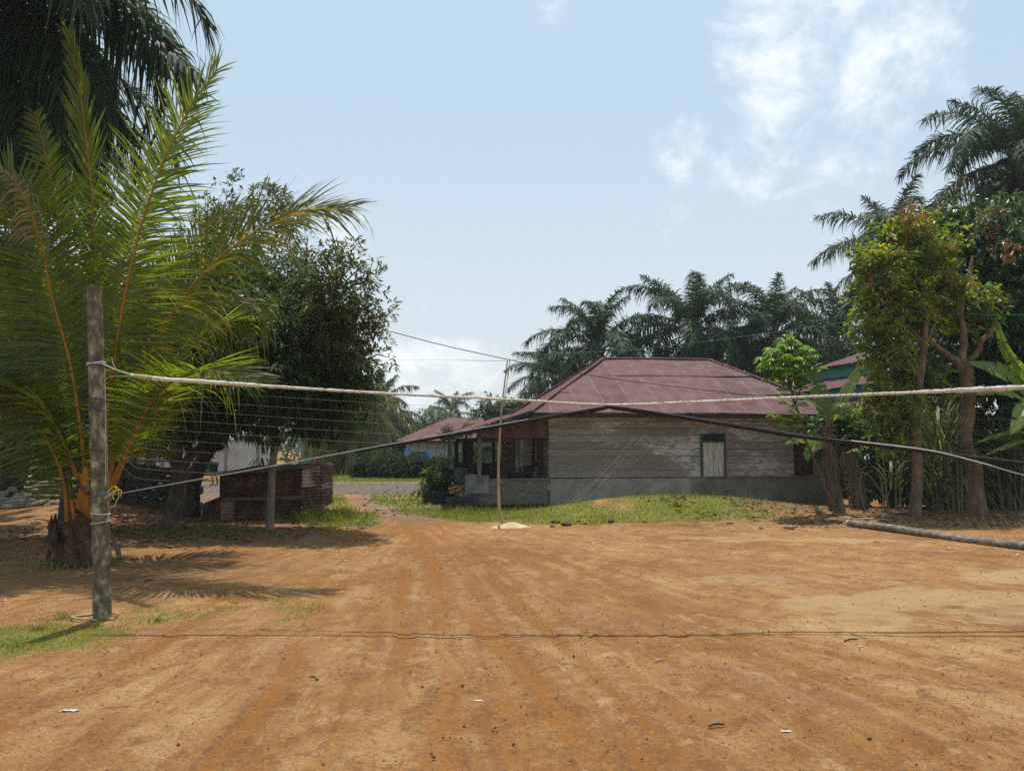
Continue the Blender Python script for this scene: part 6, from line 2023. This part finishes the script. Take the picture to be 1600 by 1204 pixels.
for px, lab in ((8, 'red painted stake at the left edge beyond the stones'), (65, 'red painted stake right of the thick palm trunk')):
    g = G(px, 738); mb = MB(); mb.tube([(0, 0, -.05), (0, 0, .5), (0, 0, 1.0)], .06, 6); tag(mb.build('stake', M['flag_red'], None, g), lab, 'stake')
g = G(15, 736); mb = MB()
aa = np.linspace(0, 1, 8)
mb.tube(np.stack([0 * aa, 0 * aa, aa * .55], 1), [.25, .32, .34, .34, .33, .3, .27, .26], 12)
tag(mb.build('blue_drum', M['blue_paint'], None, g), 'blue tub on the ground beyond the river stones', 'tub')
g = G(15, 737)
fl = thing('flag_pole', 'red and white flag on a thin pole at the far left', 'flag', g)
mb = MB(); mb.tube([(0, 0, 0), (0, 0, 2), (0, 0, 4.6)], .03, 6); mb.build('pole', M['string_grey'], fl)
for c0, mt in ((0, 'flag_red'), (1, 'litter_white')):
    mb = MB(); V = []
    for i in range(7):
        for z in (0, 1):
            V.append((.03 + .05 * i, .03 * math.sin(i * 1.4), 4.5 - .75 * c0 - .75 * (1 - z) - .09 * i))
    mb.add(V, [[2 * i, 2 * i + 2, 2 * i + 3, 2 * i + 1] for i in range(6)], True); mb.build('flag', M[mt], fl)
lt = GP(82, 804)
mb = MB(); mb.tube([P(70, 720, 18) - lt, P(78, 745, 17.8) - lt, P(86, 768, 17.5) - lt], [.05, .06, .07], 7)
tag(mb.build('broken_stake', M['dark_bark'], None, lt), 'dark leaning stake between the thick palm trunk and the coconut stalks', 'stake')

# person bending over beyond the trees
g = GP(333, 759)
per = thing('person', 'person in dark shirt and shorts bending forward on the path behind the mango trunks', 'person', g)


def skin(name, verts, edges, rad, mat, parent):
    me = bpy.data.meshes.new(name)
    me.from_pydata(verts, edges, [])
    o = bpy.data.objects.new(name, me)
    COL.objects.link(o)
    o.parent = parent
    md = o.modifiers.new('skin', 'SKIN')
    for v_, r in zip(me.skin_vertices[0].data, rad): v_.radius = (r, r)
    me.skin_vertices[0].data[0].use_root = True
    s = o.modifiers.new('sub', 'SUBSURF'); s.levels = s.render_levels = 2
    me.materials.append(M[mat])
    return o


V = [(0, 0, .92), (-.16, 0, 1.1), (-.36, 0, 1.2), (-.47, 0, 1.24), (-.58, 0, 1.22),
     (.02, -.1, .86), (-.03, -.11, .48), (.04, -.11, .08), (-.1, -.12, .04), (.02, .1, .86), (.06, .11, .48), (.14, .11, .08), (.0, .12, .04),
     (-.38, -.17, 1.16), (-.44, -.2, .9), (-.54, -.18, .68), (-.57, -.17, .6), (-.38, .17, 1.16), (-.46, .2, .92), (-.58, .18, .7), (-.61, .17, .62)]
E = [(0, 1), (1, 2), (2, 3), (3, 4), (0, 5), (5, 6), (6, 7), (7, 8), (0, 9), (9, 10), (10, 11), (11, 12), (2, 13), (13, 14), (14, 15), (15, 16), (2, 17), (17, 18), (18, 19), (19, 20)]
Rr = [.13, .13, .13, .055, .085, .085, .055, .04, .035, .085, .055, .04, .035, .055, .042, .032, .03, .055, .042, .032, .03]
skin('body', V, E, Rr, 'skin', per)
skin('shirt', [(-.02, 0, .95), (-.17, 0, 1.1), (-.36, 0, 1.2), (-.385, -.17, 1.17), (-.42, -.195, 1.02), (-.385, .17, 1.17), (-.43, .195, 1.02)], [(0, 1), (1, 2), (2, 3), (3, 4), (2, 5), (5, 6)], [.155, .15, .148, .075, .065, .075, .065], 'cloth_dark', per)
skin('shorts', [(0, 0, .92), (.01, -.1, .84), (-.03, -.11, .52), (.01, .1, .84), (.05, .11, .52)], [(0, 1), (1, 2), (0, 3), (3, 4)], [.15, .105, .09, .105, .09], 'cloth_dark', per)
skin('hair', [(-.56, 0, 1.29), (-.53, 0, 1.27), (-.61, 0, 1.28)], [(0, 1), (0, 2)], [.075, .07, .06], 'hair', per)

# ------------------------------------------------------------------ log, litter and small things, right
A, B = GP(1328, 822), GP(1620, 861)
lg = thing('palm_log', 'long ringed palm log lying along the edge of the dirt at the right', 'log', A)
n = 220
q = np.linspace(0, 1, n)
pp = A[None] * (1 - q)[:, None] + B[None] * q[:, None]
pp[:, 2] = ground_h(pp[:, 0], pp[:, 1]) + .06 + .015 * np.sin(q * 7)
pp[:, 1] += .06 * np.sin(q * 3.3)
rr = np.interp(q, [0, .6, 1], [.075, .07, .075]) * (1 + .07 * np.sin(q * n * .9) * np.interp(q, [0, .3, .6, 1], [.2, .4, 1, 1]) + .03 * RNG.normal(size=n))
mb = MB(); mb.tube(pp - A, rr, 14); mb.build('trunk', M['log_bark'], lg)
mb = MB(); d = (A - B) / np.linalg.norm(A - B); mb.tube([pp[0] - A + d * .001, pp[0] - A + d * .04], [.074, .07], 12); mb.build('cut_end', M['litter_white'], lg)

for px, py, sx, sy, mt, lab in [(1485, 857, .14, .06, 'litter_white', 'crumpled pale packet lying in front of the palm log'), (1591, 868, .05, .05, 'litter_white', 'scrap of white plastic at the right edge by the log'), (1541, 797, .12, .12, 'litter_white', 'crumpled white plastic bag in the brush behind the log'),
                            (938, 822, .045, .05, 'litter_white', 'small white plastic cup at the edge of the mound'), (845, 792, .12, .05, 'litter_white', 'flat white scrap on the grass near the house corner'), (108, 1111, .1, .03, 'litter_white', 'pale bent strip on the dirt at the lower left'), (538, 824, .06, .03, 'litter_white', 'white scrap on the dirt where the tree shade ends'),
                            (540, 876, .05, .03, 'litter_white', 'pale chip lying on the dirt by the frond shadows'), (1228, 1143, .06, .02, 'litter_white', 'pale yellow chip on the dirt at the lower right'), (1345, 1010, .035, .02, 'litter_orange', 'orange chip on the dirt right of the middle'), (8, 798, .1, .08, 'litter_white', 'pale plastic scrap at the foot of the stone heap'), (86, 817, .06, .04, 'litter_white', 'white scrap on the shaded dirt left of the coconut trunk'),
                            (74, 831, .05, .03, 'rope_yellow', 'yellow scrap on the shaded dirt left of the coconut trunk'), (232, 907, .09, .05, 'clod', 'dark lump on the shaded dirt right of the post'), (5, 938, .05, .03, 'litter_white', 'white scrap on the dirt at the left edge'), (748, 1095, .05, .02, 'litter_white', 'pale smear of plastic pressed in the middle of the dirt'),
                            (1370, 847, .12, .04, 'clod', 'dark curled leaf sheath on the dirt before the palm log'), (1440, 826, .08, .04, 'litter_white', 'white wrapper beside the palm log under the slim tree')]:
    g = GP(px, py)
    mb = MB()
    nx, ny = 6, 5
    V = []
    sx, sy = sx * .5, sy * .5
    for i in range(nx):
        for j in range(ny):
            V.append(((i / (nx - 1) - .5) * 2 * sx + RNG.normal(0, sx * .12), (j / (ny - 1) - .5) * 2 * sy + RNG.normal(0, sy * .12), abs(RNG.normal(.35, .3)) * min(sx, sy) * (1.6 if sx == sy else .8) + .004))
    mb.add(V, [[i * ny + j, (i + 1) * ny + j, (i + 1) * ny + j + 1, i * ny + j + 1] for i in range(nx - 1) for j in range(ny - 1)], True)
    tag(mb.build('litter_scrap', M[mt], None, g), lab, 'litter')
for k, (px, py, L, a, lab) in enumerate([(1330, 1002, .14, .3, 'thin dark twig on the dirt right of the middle'), (490, 1062, .1, 2.4, 'short twig on the dirt at the lower left'), (1120, 1136, .1, .1, 'twig on the dirt below the middle right'), (1460, 862, .35, 2.9, 'dry stick on the dirt between the log and the pale sand'), (1030, 1034, .09, .5, 'bit of twig just below the net shadow'), (1420, 800, .8, .4, 'dry branch lying behind the slim trunk'), (1370, 812, .7, 2.7, 'dry stalk lying in the brush beside the banana stump')]):
    g = GP(px, py)
    mb = MB(); d = np.array([math.cos(a), math.sin(a) * .6, .05]) * L
    mb.tube(spline([-d / 2 + [0, 0, .012], [0, .01, .02], d / 2 + [0, 0, .015]], 8), [.006 + .01 * L] * 7 + [.003], 5)
    tag(mb.build('twig', M['dark_bark'] if k < 3 else M['rope_tan'], None, g), lab, 'twig')
# brush: bare stems poking out of the litter at the right
def brush(label, px, py, lines, mt='rope_tan', r=.012):
    g = GP(px, py); Yg = g[1]
    mb = MB()
    for ln in lines: mb.tube(spline([P(x, y, Yg + RNG.normal(0, .1)) - g for x, y in ln], 12), np.linspace(r, r * .4, 12), 5)
    return tag(mb.build('dry_branch', M[mt], None, g), label, 'branch')
brush('bare pale twigs standing before the dark doorway of the wooden house', 1240, 783, [[(1240, 784), (1239, 765), (1242, 745)], [(1241, 762), (1252, 752), (1262, 768)], [(1241, 756), (1228, 752)], [(1246, 755), (1256, 742)]])
brush('arched cut stem bending over beside the banana stump', 1350, 797, [[(1352, 799), (1344, 770), (1345, 742), (1354, 738), (1372, 760), (1394, 796)]], 'stem_green', .018)
brush('tangle of zigzag pale vine hung on the slim trunk', 1392, 795, [[(1380, 792), (1395, 755), (1404, 742), (1420, 740), (1428, 745)], [(1427, 737), (1440, 750)], [(1398, 800), (1404, 778), (1414, 786), (1412, 796)]])
brush('bent green shoot crossing the litter right of the slim trunk', 1470, 796, [[(1448, 760), (1462, 775), (1478, 784), (1482, 796), (1492, 797)], [(1478, 783), (1485, 777)]], 'stem_green', .02)
for k in range(40):
    pass

# dark plank wall behind the right hand plants
g = P(1440, 700, 24.5)
bw_ = thing('plank_fence', 'dark plank fence in the shade behind the sugarcane', 'fence', (g[0], 24.5, 0))
mb = MB()
for k in range(34): mb.box((-3.2 + .2 * k, RNG.normal(0, .008), .95), (.185, .03, 1.9 + RNG.normal(0, .04)))
mb.build('boards', M['dark_wood'], bw_)
wallbox('rail', 'dark_wood', bw_, (.1, .04, .5), (6.8, .05, .08)); wallbox('rail', 'dark_wood', bw_, (.1, .04, 1.5), (6.8, .05, .08))

# far woods closing the view
def woods(name, label, x0, x1, Yd, h0, h1, n, mat):
    mb = MB()
    lobes = []
    for k in range(n):
        x = x0 + (x1 - x0) * (k + RNG.random()) / n
        z = RNG.uniform(h0, h1)
        for zz in np.arange(1.0, z, 2.2): lobes.append((x + RNG.normal(0, 1), Yd + RNG.normal(0, 2), zz, RNG.uniform(1.6, 2.6)))
    crown(mb, lobes, len(lobes) * 26, 8, .55, .12, .3, .3, .4)
    tag(mb.build(name, M[mat]), label, 'woods', None, 'stuff')
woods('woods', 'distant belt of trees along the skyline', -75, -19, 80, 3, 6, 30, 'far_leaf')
woods('woods', 'dark trees standing behind the house and the palms at the right', 4, 60, 62, 3, 6.5, 34, 'bush_leaf')
woods('woods', 'dim undergrowth closing the view far left', -42, -16, 54, 1.5, 5, 16, 'bush_leaf')

# ------------------------------------------------------------------ haze: thin even air round everything
hz_ = MB()
hz_.box((0, 400, 13.5), (1400, 1200, 30))
m = bpy.data.materials.new('haze_air')
m.use_nodes = True
t = NT(m.node_tree)
pv = t.n('ShaderNodeVolumePrincipled')
pv.inputs['Color'].default_value = (.86, .93, 1, 1)
pv.inputs['Density'].default_value = 0.0006
pv.inputs['Anisotropy'].default_value = 0.3
om = t.n('ShaderNodeOutputMaterial')
t.t.links.new(pv.outputs[0], om.inputs['Volume'])
USE_HAZE = True
if USE_HAZE:
    tag(hz_.build('haze', m), 'thin pale haze in the air', 'haze', None, 'stuff')
